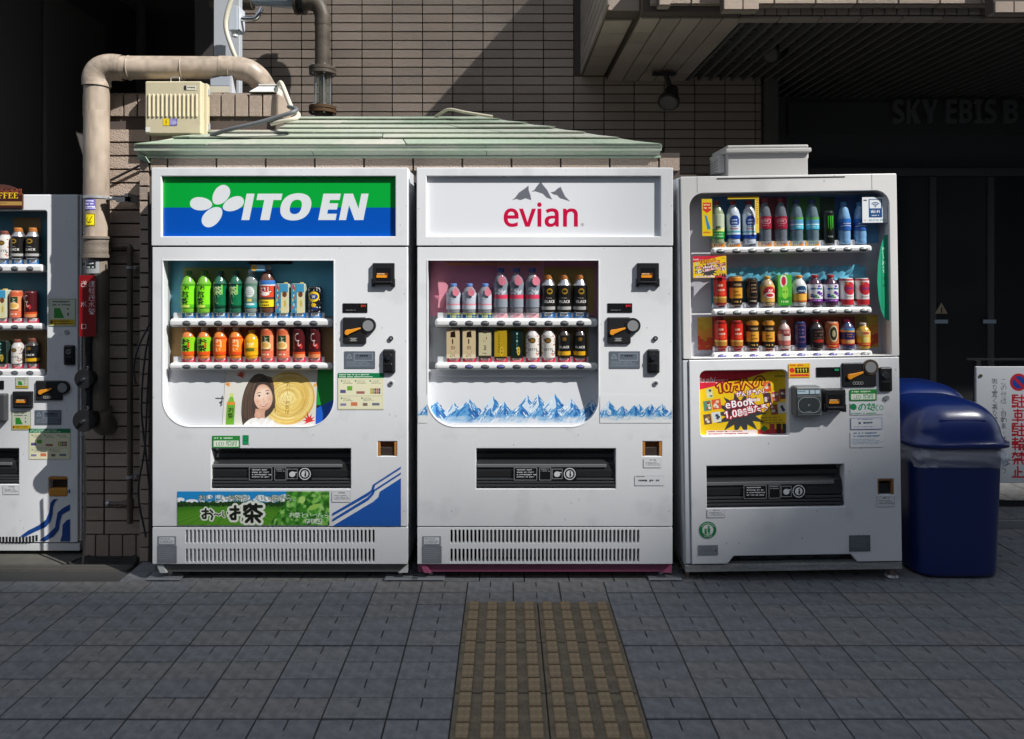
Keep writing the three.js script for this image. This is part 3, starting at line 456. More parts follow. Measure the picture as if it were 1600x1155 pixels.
{ // sight-glass drain pipe on the back wall
  const Z = 4.95, x = MX(504, Z), s = thing('drain_pipe', 'beige drain pipe with glass sight section on the brown wall', 'pipe', [x, 0, -Z]);
  const m = M(RGB(.26, .215, .18), .5, { map: rep(T.dirt, 1, 2) }), rust = M(RGB(.22, .12, .05), .75, { map: rep(T.dirt, 3, 3) }), r = .055;
  const y = (py) => MY(py, Z), yt = y(16);
  part('riser', cyl(r, r, y(38) - y(106), 28), m, s, 0, (y(38) + y(106)) / 2, 0);
  part('elbow', tube([[0, y(40), 0], [0, y(25), 0], [-.03, yt + .03, 0], [-.08, yt + .055, 0], [-.13, yt + .055, 0]], r * 1.05, 24, 24), m, s);
  const flange = (yy, mm) => { const f = part('flange', join([at(cyl(.097, .097, .022, 32), 0, .014, 0), at(cyl(.097, .097, .022, 32), 0, -.014, 0)]), mm, s, 0, yy, 0); for (let k = 0; k < 6; k++) part('bolt', cyl(.009, .009, .07, 8), STEEL, f, Math.sin(k * 1.047 + .4) * .082, 0, Math.cos(k * 1.047 + .4) * .082); };
  flange(y(111), m); flange(y(172), rust);
  part('sight_glass', new THREE.CylinderGeometry(.05, .05, y(118) - y(166), 28, 1, true), M('#e8efe8', .05, { transmission: .9, thickness: 0 }), s, 0, (y(118) + y(166)) / 2, 0);
  for (let k = 0; k < 6; k++) part('tie_rod', cyl(.004, .004, y(118) - y(166), 8), STEEL, s, Math.sin(k * 1.047 + .4) * .06, (y(118) + y(166)) / 2, Math.cos(k * 1.047 + .4) * .06);
  part('inner_pipe', cyl(.03, .03, y(118) - y(166), 16), m, s, 0, (y(118) + y(166)) / 2, -.01);
  part('lower_pipe', cyl(r, r, y(176), 28), m, s, 0, y(176) / 2, 0);
  const fl = part('side_flange', cylX(.085, .03, 28), BLACKP, s, -.145, yt + .055, 0); part('side_flange', cylX(.085, .02, 28), M(RGB(.12, .09, .07), .6), s, -.19, yt + .055, 0);
  part('glass_run', new THREE.CylinderGeometry(.05, .05, .36, 24, 1, true).rotateZ(Math.PI / 2 - .1), M('#dfe8f0', .05, { transmission: .85, thickness: 0 }), s, -.36, yt + .075, 0);
  part('glass_core', cylX(.035, .3, 20), M(RGB(.6, .62, .63), .25), s, -.37, yt + .07, -.01);
  part('cross_run', cylX(.052, .3, 24), m, s, -.66, yt + .055, 0);
}
{ // two spotlights under the canopy
  const lamp = (x, y, z, lab, tilt) => {
    const s = thing('spotlight', lab, 'spotlight', [x, y, z], 'spotlights under the canopy');
    part('mount', boxGeo(.17, .02, .05, .004), DARK, s, -.01, .16, 0); part('arm', tube([[0, .16, 0], [.02, .1, 0], [.035, .05, .01]], .018, 12, 10), DARK, s);
    const h = part('housing', join([cylZ(.07, .045, .13, 24), at(cylZ(.076, .076, .02, 24), 0, 0, .065)]), BLACKP, s, .03, .0, .02); h.rotation.set(1.0, tilt, 0);
    part('reflector', cylZ(.062, .062, .006, 24), M(RGB(.3, .29, .27), .25, { metalness: .7 }), h, 0, 0, .078);
  };
  lamp(MX(1040, 4.9), MY(150, 4.9), -4.9, 'black spotlight hanging before the tiled return wall', -.3);
  lamp(MX(1208, 4.6), MY(78, 4.6), -4.6, 'black spotlight hanging among the dark ceiling slats', -1.0);
}
{ // black cables behind the first machine
  const L = [[[232, 300], [233, 420], [236, 500], [226, 560], [221, 640], [229, 720], [236, 800], [237, 880]], [[236, 420], [235, 520], [230, 620], [226, 700], [216, 770], [228, 840]], [[234, 505], [215, 545], [209, 575], [212, 600]]];
  L.forEach((l, i) => one('black_cable', tube(l.map(([px, py]) => [MX(px, 3.15 - i * .01), MY(py, 3.15 - i * .01), -3.15 + i * .01]), .0045, 60, 8), BLACKP, ['long black cable hanging beside the green and blue topped machine', 'black cable crossing behind another beside the tiled pier', 'short black cable loop on the tiled pier'][i], 'cable'));
  one('ground_cable', tube([[MX(131, 3.25), MY(680, 3.25), -3.25], [MX(133, 3.25), MY(760, 3.25), -3.25], [MX(132, 3.25), MY(840, 3.25), -3.25], [MX(128, 3.22), -.045, -3.22]], .005, 40, 8), BLACKP, 'thin black cable dropping from the standpipe inlets to the ground', 'cable');
}
// ---------------------------------------------------------------- vending machines
// a machine's own frame: origin on the ground under the middle of its front; U / V turn survey measurements into its metres
function frame(g, gx, Zf, roll = 0, pivot = [0, 0]) {
  const c = Math.cos(roll), s = Math.sin(roll);
  const un = (px, py) => { const a = px - pivot[0], b = py - pivot[1]; return [pivot[0] + a * c - b * s, pivot[1] + a * s + b * c]; };
  const k = { g, gx, Zf,
    U: (px, z = 0) => MX(px, Zf - z) - gx, V: (py, z = 0) => MY(py, Zf - z), un,
    rect: (x0, y0, x1, y1, z = 0) => { const [cx, cy] = un((x0 + x1) / 2, (y0 + y1) / 2), S = (Zf - z) / FOCAL, w = (x1 - x0) * S, h = (y1 - y0) * S, X = k.U(cx, z), Y = k.V(cy, z); return [X - w / 2, Y - h / 2, X + w / 2, Y + h / 2]; },
    box: (name, x0, y0, x1, y1, z0, z1, m, { r = .002, parent = g } = {}) => { const q = k.rect(x0, y0, x1, y1, z1); return part(name, boxGeo(q[2] - q[0], q[3] - q[1], z1 - z0, r), m, parent, (q[0] + q[2]) / 2 - (parent === g ? 0 : parent.position.x), (q[1] + q[3]) / 2 - (parent === g ? 0 : parent.position.y), (z0 + z1) / 2 - (parent === g ? 0 : parent.position.z)); },
    print: (name, x0, y0, x1, y1, z, draw, { parent = g, rough = .45, res = 4 } = {}) => {
      const q = k.rect(x0, y0, x1, y1, z), w = Math.min(1024, Math.round((x1 - x0) * res)), h = Math.min(1024, Math.round((y1 - y0) * res));
      const m = typeof draw === 'function' ? M('#ffffff', rough, { map: canvas(w, h, draw) }) : draw.isMaterial ? draw : M(draw, rough);
      return part(name, new THREE.PlaneGeometry(q[2] - q[0], q[3] - q[1]), m, parent, (q[0] + q[2]) / 2 - (parent === g ? 0 : parent.position.x), (q[1] + q[3]) / 2 - (parent === g ? 0 : parent.position.y), z - (parent === g ? 0 : parent.position.z));
    },
    hole: (s, x0, y0, x1, y1, r = 0) => { const q = k.rect(x0, y0, x1, y1), p = new THREE.Path(); const R = FOCAL / Zf; rrect(p, ...q, Array.isArray(r) ? r.map((v) => v / R) : r / R); s.holes.push(p); },
    disc: (name, px, py, rad, z0, z1, m, { parent = g, r2 = rad } = {}) => { const [a, b] = un(px, py); return part(name, cylZ(rad, r2, z1 - z0), m, parent, k.U(a, z1) - (parent === g ? 0 : parent.position.x), k.V(b, z1) - (parent === g ? 0 : parent.position.y), (z0 + z1) / 2 - (parent === g ? 0 : parent.position.z)); } };
  return k;
}
const uvScale = (g, s) => { const u = g.attributes.uv; for (let i = 0; i < u.count; i++) u.setXY(i, u.getX(i) * s, u.getY(i) * s); return g; };
// cabinet: sides, top, back and floor, hollow behind the door
function cabinet(k, x0, x1, y0, y1, zf, depth, m) {
  const g = k.g; part('cabinet', join([span(x0, x0 + .02, y0, y1, -depth, zf), span(x1 - .02, x1, y0, y1, -depth, zf), span(x0 + .02, x1 - .02, y1 - .02, y1, -depth, zf), span(x0 + .02, x1 - .02, y0, y0 + .02, -depth, zf), span(x0 + .02, x1 - .02, y0 + .02, y1 - .02, -depth, -depth + .02)]), m, g);
}
function showcase(k, x0, y0, x1, y1, depth, back, liner) {           // the box behind the window
  const a = k.rect(x0, y0, x1, y1), g = k.g, z = -depth, e = .012;
  part('showcase_liner', join([span(a[0] - e - .004, a[0] - .004, a[1] - .01, a[3] + .01, z, -.035), span(a[2] + .004, a[2] + e + .004, a[1] - .01, a[3] + .01, z, -.035), span(a[0] - .004, a[2] + .004, a[3] + .004, a[3] + .004 + e, z, -.035), span(a[0] - .004, a[2] + .004, a[1] - .02, a[1] - .004, z, -.035)]), liner, g);
  part('showcase_back', span(a[0] - .02, a[2] + .02, a[1] - .02, a[3] + .02, z - .012, z - .0005), back, g);
}
function rail(k, x0, x1, yTop, yBot, n, bx0, pitch, tag, { lit = 0, z = -.031, strip = true, wavy = false } = {}) {
  const g = k.g, q = k.rect(x0, yTop, x1, yBot, z), h = q[3] - q[1], w = q[2] - q[0], m = M(RGB(.80, .80, .79), .28);
  const s = part('shelf', join([at(boxGeo(w, h, .03, h * .42), 0, 0, 0), span(-w / 2 + .002, w / 2 - .002, -h * .45, -h * .2, -.062, -.014)]), m, g, (q[0] + q[2]) / 2, (q[1] + q[3]) / 2, z);
  const ring = new THREE.SphereGeometry(1, 20, 12).scale(.0235, h * .34, .006), cap = new THREE.SphereGeometry(1, 16, 10).scale(.016, h * .19, .005);
  for (let i = 0; i < n; i++) {
    const [ux, uy] = k.un(bx0 + i * pitch, (yTop + yBot) / 2), X = k.U(ux, z) - s.position.x;
    const b = part('button', ring, M(RGB(.055, .06, .068), .35), s, X, -h * .04, .0115);
    part('button_face', cap, (lit & (1 << i)) ? M(RGB(.16, .15, .42), .2) : wavy ? M(RGB(.32, .34, .34), .25) : M(RGB(.12, .125, .14), .2), s, X, -h * .02, .0145);
  }
  if (strip) {
    part('price_strip', span(-w / 2 + .01, w / 2 - .04, h * .46, h * .46 + .026, -.012, -.0095), M(RGB(.62, .64, .66), .35), s);
    for (let i = 0; i < n; i++) { const t = Array.isArray(tag) ? tag[i] : tag; if (!t) continue; const [ux] = k.un(bx0 + i * pitch, yTop), X = k.U(ux, z) - s.position.x; part('price_tag', tagGeo, t, s, X + (wavy ? -.004 : .001), h * .46 + .0135, -.0080); }
  }
  return s;
}
const tagGeo = new THREE.PlaneGeometry(.060, .0225);
const tagMat = (bg, draw) => M('#ffffff', .4, { map: canvas(128, 48, (x, w, h) => { fill(x, bg, 0, 0, w, h); draw(x, w, h); }) });
const TAG = {
  blue: tagMat('#1d6fb8', (x, w, h) => { fill(x, '#eef2f4', w * .2, 0, w * .6, h * .62); words(x, '¥150', w * .5, h * .33, h * .5, '#123'); fill(x, '#e9eef0', w * .12, h * .8, w * .76, 3); }),
  red: tagMat('#d8304c', (x, w, h) => { fill(x, '#f5eeee', w * .16, 0, w * .68, h * .55); words(x, '¥120', w * .5, h * .3, h * .46, '#211'); fill(x, '#f5dede', w * .2, h * .72, w * .6, 4); }),
  hundred: tagMat('#0d5a9c', (x, w, h) => { fill(x, '#f4ee80', 0, 0, w, h * .3); words(x, '100', w * .44, h * .62, h * .82, '#f4f27a'); words(x, '円', w * .85, h * .7, 16, '#fff'); jp(x, '円', w * .78, h * .5, 20, '#f4f27a', .12); }),
  pink: tagMat('#f6c9cf', (x, w, h) => { x.save(); x.transform(1, 0, -.2, 1, 6, 0); words(x, '130', w * .45, h * .52, h * .78, '#d43a48', 'italic', 'serif'); x.restore(); jp(x, '円', w * .78, h * .5, 18, '#d43a48', .1); }),
  dim: tagMat('#8b8d98', (x, w, h) => { fill(x, '#b9bac2', w * .06, h * .22, w * .38, h * .5); fill(x, '#2c2c50', w * .5, h * .25, w * .42, h * .5); fineText(x, w * .54, h * .36, w * .9, 1, 9, '#aab'); }),
  dimred: tagMat('#8d8288', (x, w, h) => { fill(x, '#b5b0b5', w * .06, h * .22, w * .34, h * .5); fill(x, '#a01826', w * .44, h * .2, w * .5, h * .6); fineText(x, w * .5, h * .36, w * .9, 1, 9, '#e8b0b4'); }),
  flag: (n) => tagMat('#f3a640', (x, w, h) => { fill(x, '#f8e3b8', w * .08, h * .1, w * .72, h * .8); x.fillStyle = '#e8902c'; x.beginPath(); x.moveTo(w * .8, 0); x.lineTo(w, 0); x.lineTo(w, h); x.lineTo(w * .68, h); x.fill(); words(x, '¥' + n, w * .46, h * .54, h * .72, '#c4202a', 'bold italic'); }),
};
TAG.f130 = TAG.flag('130'); TAG.f100 = TAG.flag('100'); TAG.f110 = TAG.flag('110');

function coinUnit(k, x0, y0, x1, y1, cx, cy, ring = BLACKP) {
  const u = k.box('coin_unit', x0, y0, x1, y1, -.004, .010, BLACKP, { r: .006 });
  const c = k.disc('coin_funnel', cx, cy, .034, .0, .0125, ring, { parent: u });
  k.disc('coin_bowl', cx, cy, .024, .012, .0155, M(RGB(.34, .345, .35), .3, { metalness: .3 }), { parent: u, r2: .02 });
  const w = (x1 - x0), mx = x0 + w * .15, my = y0 + (y1 - y0) * .52;
  const [ax, ay] = k.un(mx + w * .12, my + 1), X = k.U(ax, .012) - u.position.x, Y = k.V(ay, .012) - u.position.y;
  const sh = poly([[-.017, -.006], [-.013, -.0125], [-.004, -.0135], [.003, -.008], [.012, -.004], [.05, .013], [.05, .018], [.006, .009], [-.008, .008], [-.015, .004]]);
  part('return_lever', new THREE.ExtrudeGeometry(sh, { depth: .008, bevelEnabled: true, bevelSize: .0012, bevelThickness: .0012, bevelSegments: 1 }), ORANGE, u, X, Y, .005);
  part('lever_shade_plate', boxGeo(.05, .03, .002, .001), DARK, u, X + .03, Y + .004, .0045);  // dark plate stands in for the shadow gap behind the lever
  k.print('coin_print', x0 + w * .3, y1 - (y1 - y0) * .24, x0 + w * .62, y1 - (y1 - y0) * .09, .0112, (x, a, b) => { fill(x, '#17181a', 0, 0, a, b); for (let i = 0; i < 4; i++) { x.strokeStyle = '#c8c8c4'; x.lineWidth = 3; x.beginPath(); x.arc(a * (.16 + i * .23), b / 2, b * .36, 0, 7); x.stroke(); } }, { parent: u, res: 6 });
  return u;
}
function lockUnit(k, x0, y0, x1, y1) {
  const u = k.box('lock', x0, y0, x1, y1, -.004, .014, BLACKP, { r: .024 }), w = x1 - x0, h = y1 - y0, cx = (x0 + x1) / 2;
  k.disc('key_barrel', cx, y0 + h * .33, .0135, .010, .0205, CHROME, { parent: u, r2: .016 });
  k.disc('key_slot', cx, y0 + h * .33, .004, .018, .0212, DARK, { parent: u });
  k.box('pull', x0 + w * .2, y0 + h * .58, x1 - w * .2, y1 - h * .1, .011, .0165, BLACKG, { r: .004, parent: u });
  return u;
}
function billUnit(k, x0, y0, x1, y1, z = .014, ears = true) {
  const u = k.box('bill_unit', x0, y0, x1, y1, -.004, z, BLACKP, { r: .003 }), w = x1 - x0, h = y1 - y0;
  k.box('bill_mouth', x0 + w * .16, y0 + h * .22, x1 - w * .16, y0 + h * .82, z - .004, z + .001, BLACKG, { r: .001, parent: u });
  k.print('bill_light', x0 + w * .18, y0 + h * .46, x1 - w * .3, y0 + h * .68, z + .0024, (x, a, b) => { fill(x, '#7a3d10', 0, 0, a, b); fill(x, '#f29a1c', 0, b * .45, a * .9, b * .5); fineText(x, 8, 4, a * .9, 1, 12, '#efd8a8'); }, { parent: u, res: 6 });
  k.box('bill_lip', x0 + w * .12, y0 + h * .84, x1 - w * .12, y0 + h * .93, z, z + .008, BLACKP, { r: .002, parent: u });
  if (ears) for (const [a, b] of [[x0 - 2, x0 + 3], [x1 - 5, x1 + 1]]) k.box('bill_ear', a, y0 + h * .72, b, y1 + 3, -.002, z - .002, BLACKP, { r: .002, parent: u });
  return u;
}
function flap(k, x0, y0, x1, y1, spots) {
  const w = x1 - x0, h = y1 - y0;
  const b = k.box('delivery_recess', x0 - 1, y0 - 1, x1 + 1, y1 + 1, -.058, -.045, BLACKP, { r: 0 });
  const a = k.rect(x0, y0, x1, y1), W = a[2] - a[0], H = a[3] - a[1], cx = (a[0] + a[2]) / 2, cy = (a[1] + a[3]) / 2;
  const pts = [[-.01, .5], [-.04, .32], [-.04, .22], [-.018, .10], [-.010, -.08], [-.012, -.22]];
  const q = []; for (let i = 0; i + 1 < pts.length; i++) { const [z0, t0] = pts[i], [z1, t1] = pts[i + 1]; q.push(solid([[-W / 2 + .002, t1 * H, z1], [W / 2 - .002, t1 * H, z1], [W / 2 - .002, t0 * H - .0005, z0], [-W / 2 + .002, t0 * H - .0005, z0]], [0, 0, -.006])); }
  const f = part('delivery_flap', join(q), M(RGB(.022, .023, .025), .16, { clearcoat: .6, clearcoatRoughness: .15 }), k.g, cx, cy, 0);
  part('flap_grip', span(-W / 2 + .003, W / 2 - .04, .02 * H, .10 * H, -.012, -.006, .002), M(RGB(.16, .165, .17), .35), f);
  for (let i = 0; i < 3; i++) part('sill_bar', span(-W / 2 + .002, W / 2 - .002, (-.30 - i * .075) * H, (-.25 - i * .075) * H, -.03, -.006 + i * .002, .001), M(RGB(.05, .052, .056), .35), f);
  k.print('flap_print', x0 + w * .27, y0 + h * .46, x0 + w * .72, y0 + h * .80, -.0036, (x, W2, H2) => {
    fill(x, '#101113', 0, 0, W2, H2); x.strokeStyle = '#b9bcbe'; x.lineWidth = 3; x.strokeRect(3, 6, W2 * .36, H2 - 12); x.strokeRect(W2 * .41, 6, W2 * .18, H2 - 12); x.strokeRect(W2 * .61, 16, W2 * .16, H2 - 32);
    fineText(x, 24, 18, W2 * .35, 4, H2 * .09, '#c9ccce'); fineText(x, W2 * .43, 14, W2 * .58, 2, H2 * .07, '#b0b3b5'); oval(x, '#d0d3d5', W2 * .69, H2 * .52, W2 * .05, H2 * .2, -.3); fill(x, '#d0d3d5', W2 * .69, H2 * .36, W2 * .07, H2 * .07);
    x.beginPath(); x.arc(W2 * .89, H2 * .5, H2 * .4, 0, 7); x.lineWidth = 7; x.strokeStyle = '#d6d8da'; x.stroke(); oval(x, '#cfd2d4', W2 * .89, H2 * .5, H2 * .26); oval(x, '#1a1b1d', W2 * .90, H2 * .36, H2 * .06); fill(x, '#1a1b1d', W2 * .885, H2 * .44, H2 * .12, H2 * .25);
  }, { res: 5 });
}
const eco = (x, w, h) => { fill(x, '#e6e2c0', 0, 0, w, h); fill(x, '#0d7a4a', 0, 0, w, h * .14); fineText(x, 12, h * .035, w * .85, 2, h * .03, '#e4efe0'); x.strokeStyle = '#b6b490'; x.lineWidth = 2; x.strokeRect(w * .02, h * .18, w * .94, h * .44); x.strokeRect(w * .02, h * .64, w * .94, h * .34); for (const [a, b] of [[.08, .22], [.38, .22], [.7, .22], [.08, .69], [.52, .69]]) { oval(x, '#2c7a4c', a * w, b * h, h * .022); fineText(x, (a + .03) * w, (b - .01) * h, (a + .24) * w, 3, h * .018, '#8c8b70'); } fill(x, '#6aa83c', w * .2, h * .36, w * .11, h * .12); fill(x, '#5a5a86', w * .05, h * .46, w * .12, h * .09); fill(x, '#a06860', w * .4, h * .5, w * .18, h * .07); for (let i = 0; i < 10; i++) fill(x, ['#c8a030', '#88a048', '#684a70', '#b05a50', '#404a6a'][i % 5], w * (.7 + .045 * (i % 5)), h * (.42 + .08 * (i / 5 | 0)), w * .038, h * .07); fill(x, '#8a80a4', w * .05, h * .83, w * .13, h * .07); fill(x, '#d07850', w * .28, h * .8, w * .14, h * .1); fill(x, '#7c6a60', w * .54, h * .82, w * .1, h * .08); fill(x, '#6c7484', w * .74, h * .82, w * .16, h * .07); };
const note = (x, w, h) => { fill(x, '#dcdddf', 0, 0, w, h); x.strokeStyle = '#8b8d90'; x.lineWidth = 2; x.strokeRect(2, 2, w - 4, h - 4); fineText(x, w * .35, h * .1, w * .8, 1, h * .1, '#44464a'); fineText(x, w * .12, h * .36, w * .95, 3, h * .08, '#6a6c70'); };
const mplate = (x, w, h) => { fill(x, '#5c646e', 0, 0, w, h); x.strokeStyle = '#98a2ac'; x.lineWidth = 3; x.strokeRect(w * .32, h * .12, w * .6, h * .4); fineText(x, w * .4, h * .22, w * .85, 1, h * .1, '#20262c'); fineText(x, w * .06, h * .6, w * .94, 3, h * .055, '#7f8992'); x.beginPath(); x.moveTo(w * .16, h * .16); x.lineTo(w * .24, h * .4); x.lineTo(w * .08, h * .4); x.closePath(); x.stroke(); };
const led = (x, w, h) => { fill(x, '#2a8a3a', 0, 0, w, h); x.fillStyle = '#e6eedd'; x.fillRect(w * .05, h * .4, w * .9, h * .5); words(x, 'LED', w * .28, h * .67, h * .42, '#3f8a4a', 'normal'); jp(x, '照明', w * .5, h * .44, h * .42, '#3f8a4a', .08); fineText(x, w * .16, h * .14, w * .9, 1, h * .14, '#dcebd4'); oval(x, '#e6f0dc', w * .1, h * .2, h * .08, h * .05, -.5); };

function teaMachine(dx, o) {
  const Zf = 3.0, gx = MX(437 + dx, Zf), g = thing('vending_machine', o.label, 'vending machine', [gx, 0, -Zf]), k = frame(g, gx, Zf);
  const X = (p) => k.U(p + dx), d = (p) => p + dx;
  const x0 = X(237), x1 = X(637.5), yT = k.V(262);
  cabinet(k, x0 + .004, x1 - .004, k.V(883), yT - .003, -.052, .58, M(RGB(.55, .57, .60), .4));
  // header box with recessed sign
  const hs = rrect(new THREE.Shape(), x0, k.V(384.2), x1, yT, .004); k.hole(hs, d(252.5), 275.5, d(618), 369.5, 0);
  part('header', plate(hs, .06, .003), WHITE, g, 0, 0, .004);
  k.print('header_sign', d(252), 275, d(619), 370, -.012, o.sign, { rough: .3, res: 2.6 });
  part('header_back', span(x0 + .02, x1 - .02, k.V(380), yT - .02, -.06, -.057), PALE, g);
  // door with openings
  const ds = rrect(new THREE.Shape(), x0 + .002, k.V(823), x1 - .002, k.V(386), .004);
  k.hole(ds, d(254), 406.5, d(522), 667, [44, 44, 0, 0]); k.hole(ds, d(330), 701, d(548), 764, 0); k.hole(ds, d(590), 690, d(620), 713, 0);
  part('door', uvScale(plate(ds, .05, .003), .8), WHITE, g);
  const rim = new THREE.Shape(), rq = k.rect(d(253.2), 405.8, d(522.8), 667.8), rp = new THREE.Path(), S = FOCAL / Zf; rrect(rim, ...rq, [45 / S, 45 / S, 0, 0]); rrect(rp, ...k.rect(d(254.6), 407.2, d(521.4), 666.4), [43.5 / S, 43.5 / S, 0, 0]); rim.holes.push(rp);
  part('window_trim', new THREE.ExtrudeGeometry(rim, { depth: .006, bevelEnabled: false, curveSegments: 14 }), M(RGB(.84, .85, .86), .25), g, 0, 0, -.0045);
  showcase(k, d(254), 407, d(522), 667, .084, M(RGB(.3, .31, .33), .5), M(RGB(.34, .355, .38), .45));
  const zb = -.0835;
  o.backs.forEach(([a, b, c, e, m, nm]) => k.print(nm, d(a), b, d(c), e, zb + .002 + (nm === 'display_card' ? .0012 : 0), m));
  o.rails(k, d);
  const gs = new THREE.Shape(); rrect(gs, ...k.rect(d(253), 406, d(523), 668), [44 / S, 44 / S, 0, 0]);
  part('window', new THREE.ShapeGeometry(gs, 12), GLASS, g, 0, 0, -.012);
  // slanting poster below the shelves
  o.posters.forEach(([nm, a, c, draw, res]) => {
    const zt = -.062, zb2 = -.022, q0 = k.rect(d(a), 579, d(c), 668, zb2), H = q0[3] - q0[1], w = Math.round((c - a) * (res || 4)), h = Math.round(89 * (res || 4));
    const p = part(nm, new THREE.PlaneGeometry(q0[2] - q0[0] + .0, Math.hypot(H, zt - zb2)), typeof draw === 'function' ? M('#ffffff', .6, { map: canvas(w, h, draw) }) : draw, g, (q0[0] + q0[2]) / 2, (q0[1] + q0[3]) / 2, (zt + zb2) / 2); p.rotation.x = -Math.atan2(zb2 - zt, H);
  });
  // fittings right of the window
  billUnit(k, d(582), 411, d(616), 445);
  const dsp = k.box('display', d(535.5), 474, d(574), 488.5, -.003, .0025, BLACKG, { r: .001 });
  k.print('digits', d(562), 475.5, d(573.5), 480.5, .0042, (x, w, h) => { fill(x, '#18080a', 0, 0, w, h); words(x, '811', w / 2, h * .55, h * .95, '#ff3a34'); }, { res: 10, parent: dsp });
  k.print('display_print', d(540), 482.5, d(558), 486, .0036, (x, w, h) => { fill(x, '#0d0d0f', 0, 0, w, h); fineText(x, 2, 6, w, 1, h * .5, '#6d7076'); }, { parent: dsp });
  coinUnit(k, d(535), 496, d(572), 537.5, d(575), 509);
  k.disc('keyhole', d(610.5), 529, .0105, -.003, .006, BLACKP); k.disc('keyhole_core', d(610.5), 529, .0045, .004, .0075, STEEL);
  lockUnit(k, d(597.5), 546, d(617.5), 584);
  k.print('rating_plate', d(538), 549, d(586), 576, .0018, mplate);
  k.disc('door_bolt', d(611), 599, .0105, -.003, .005, STEEL); k.disc('bolt_core', d(611), 599, .005, .003, .0066, M(RGB(.25, .26, .27), .3, { metalness: 1 }));
  flap(k, d(330), 701, d(548), 764);
  const cr = k.box('coin_return', d(589), 689, d(621), 714, -.05, -.03, M(RGB(.30, .12, .03), .4), { r: .001 });
  k.box('coin_tray', d(592), 699, d(618), 713, -.03, -.008, M(RGB(.05, .035, .03), .3), { r: .003, parent: cr });
  for (const [a, b] of [[590.2, 594], [616, 619.8]]) k.box('tray_cheek', d(a), 690.5, d(b), 712.5, -.03, -.002, M(RGB(.50, .20, .04), .35), { r: .001, parent: cr });
  // louvred lower panel
  const ls = rrect(new THREE.Shape(), x0 + .003, k.V(881.5), x1 - .002, k.V(824.6), .003);
  for (let r = 0; r < 2; r++) for (let i = 0; i < 48; i++) k.hole(ls, d(289.6 + i * 6.21), [828, 857.5][r], d(293.2 + i * 6.21), [849, 878.5][r], 1.75);
  part('louvre_panel', plate(ls, .022, .001), M(RGB(.78, .785, .80), .4), g, 0, 0, .0);
  part('louvre_baffle', span(X(285), X(590), k.V(880), k.V(826), -.05, -.045), M(RGB(.04, .042, .045), .6), g);
  for (let i = 0; i < 9; i++) part('cooling_fin', boxGeo(.06, .13, .004), M(RGB(.28, .29, .3), .35, { metalness: .6 }), g, X(350 + i * 24), k.V(853), -.036);
  k.print('data_plate', d(246), 838, d(275), 852, .0018, (x, w, h) => { fill(x, '#8d9299', 0, 0, w, h); fill(x, '#dfe2e4', w * .1, h * .14, w * .8, h * .7); fineText(x, w * .14, h * .24, w * .86, 4, h * .08, '#666a70'); });
  k.print('data_plate', d(245.5), 853, d(276), 880, .0018, (x, w, h) => { fill(x, '#7a7e84', 0, 0, w, h); fineText(x, w * .08, h * .14, w * .94, 6, h * .06, '#8d9298'); });
  // base rail, corner gussets, feet
  const base = part('base_rail', span(x0 + .004, x1 - .004, k.V(897), k.V(883), -.5, -.018, .003), o.base, g);
  for (const s of [0, 1]) part('corner_gusset', plate(poly(s ? [[x1 - .045, k.V(896.5)], [x1 - .003, k.V(896.5)], [x1 - .003, k.V(884)]] : [[x0 + .018, k.V(885)], [x0 + .044, k.V(885)], [x0 + .062, k.V(897)], [x0 + .032, k.V(897)]]), .02, .001), o.gusset, g, 0, 0, -.008);
  for (const [px, zz] of [[257, -.06], [623, -.06], [257, -.45], [623, -.45]]) { const f = part('foot', cyl(.011, .011, k.V(896), 12), STEEL, g, X(px), k.V(896) / 2 + .006, zz); part('foot_plate', boxGeo(.15, .008, .09, .003), M(RGB(.4, .42, .44), .5, { metalness: .6 }), f, px < 400 ? -.01 : .01, -f.position.y + .006, .01); }
  return k;
}
// ---- machine with the green and blue header
const itoSign = (x, w, h) => {
  fill(x, '#00a63a', 0, 0, w, h * .53); fill(x, '#0050b4', 0, h * .52, w, h * .48);
  const s = w / 365; x.fillStyle = '#dfe3e6';
  const petal = (cx, cy, a, rx, ry) => { x.save(); x.translate(cx * s, cy * s); x.rotate(a); x.beginPath(); x.moveTo(rx * s, 0); x.bezierCurveTo(rx * .9 * s, ry * 1.15 * s, -rx * .9 * s, ry * 1.5 * s, -rx * s, ry * .15 * s); x.bezierCurveTo(-rx * 1.05 * s, -ry * 1.35 * s, rx * .85 * s, -ry * 1.2 * s, rx * s, 0); x.fill(); x.restore(); };
  petal(93, 30, 2.25, 17, 12); petal(62, 43, .1, 17.5, 10.5); petal(112, 44, 2.75, 17.5, 10.5); petal(79, 63, -.72, 19, 12.5);
  x.save(); x.transform(1, 0, -.2, 1, 0, 0); x.font = `bold ${54 * s}px sans-serif`; x.lineWidth = 3.2 * s; x.strokeStyle = '#dfe3e6'; x.lineJoin = 'miter';
  const word = (t, px, py, wd) => { x.save(); x.translate(px * s, py * s); const m = x.measureText(t).width; x.scale(wd * s / m, .98); x.fillText(t, 0, 0); x.strokeText(t, 0, 0); x.restore(); };
  x.fillRect(138 * s, 27.5 * s, 12.5 * s, 41 * s); word('TO', 156, 67, 88); word('EN', 254, 67, 77); x.restore();
};
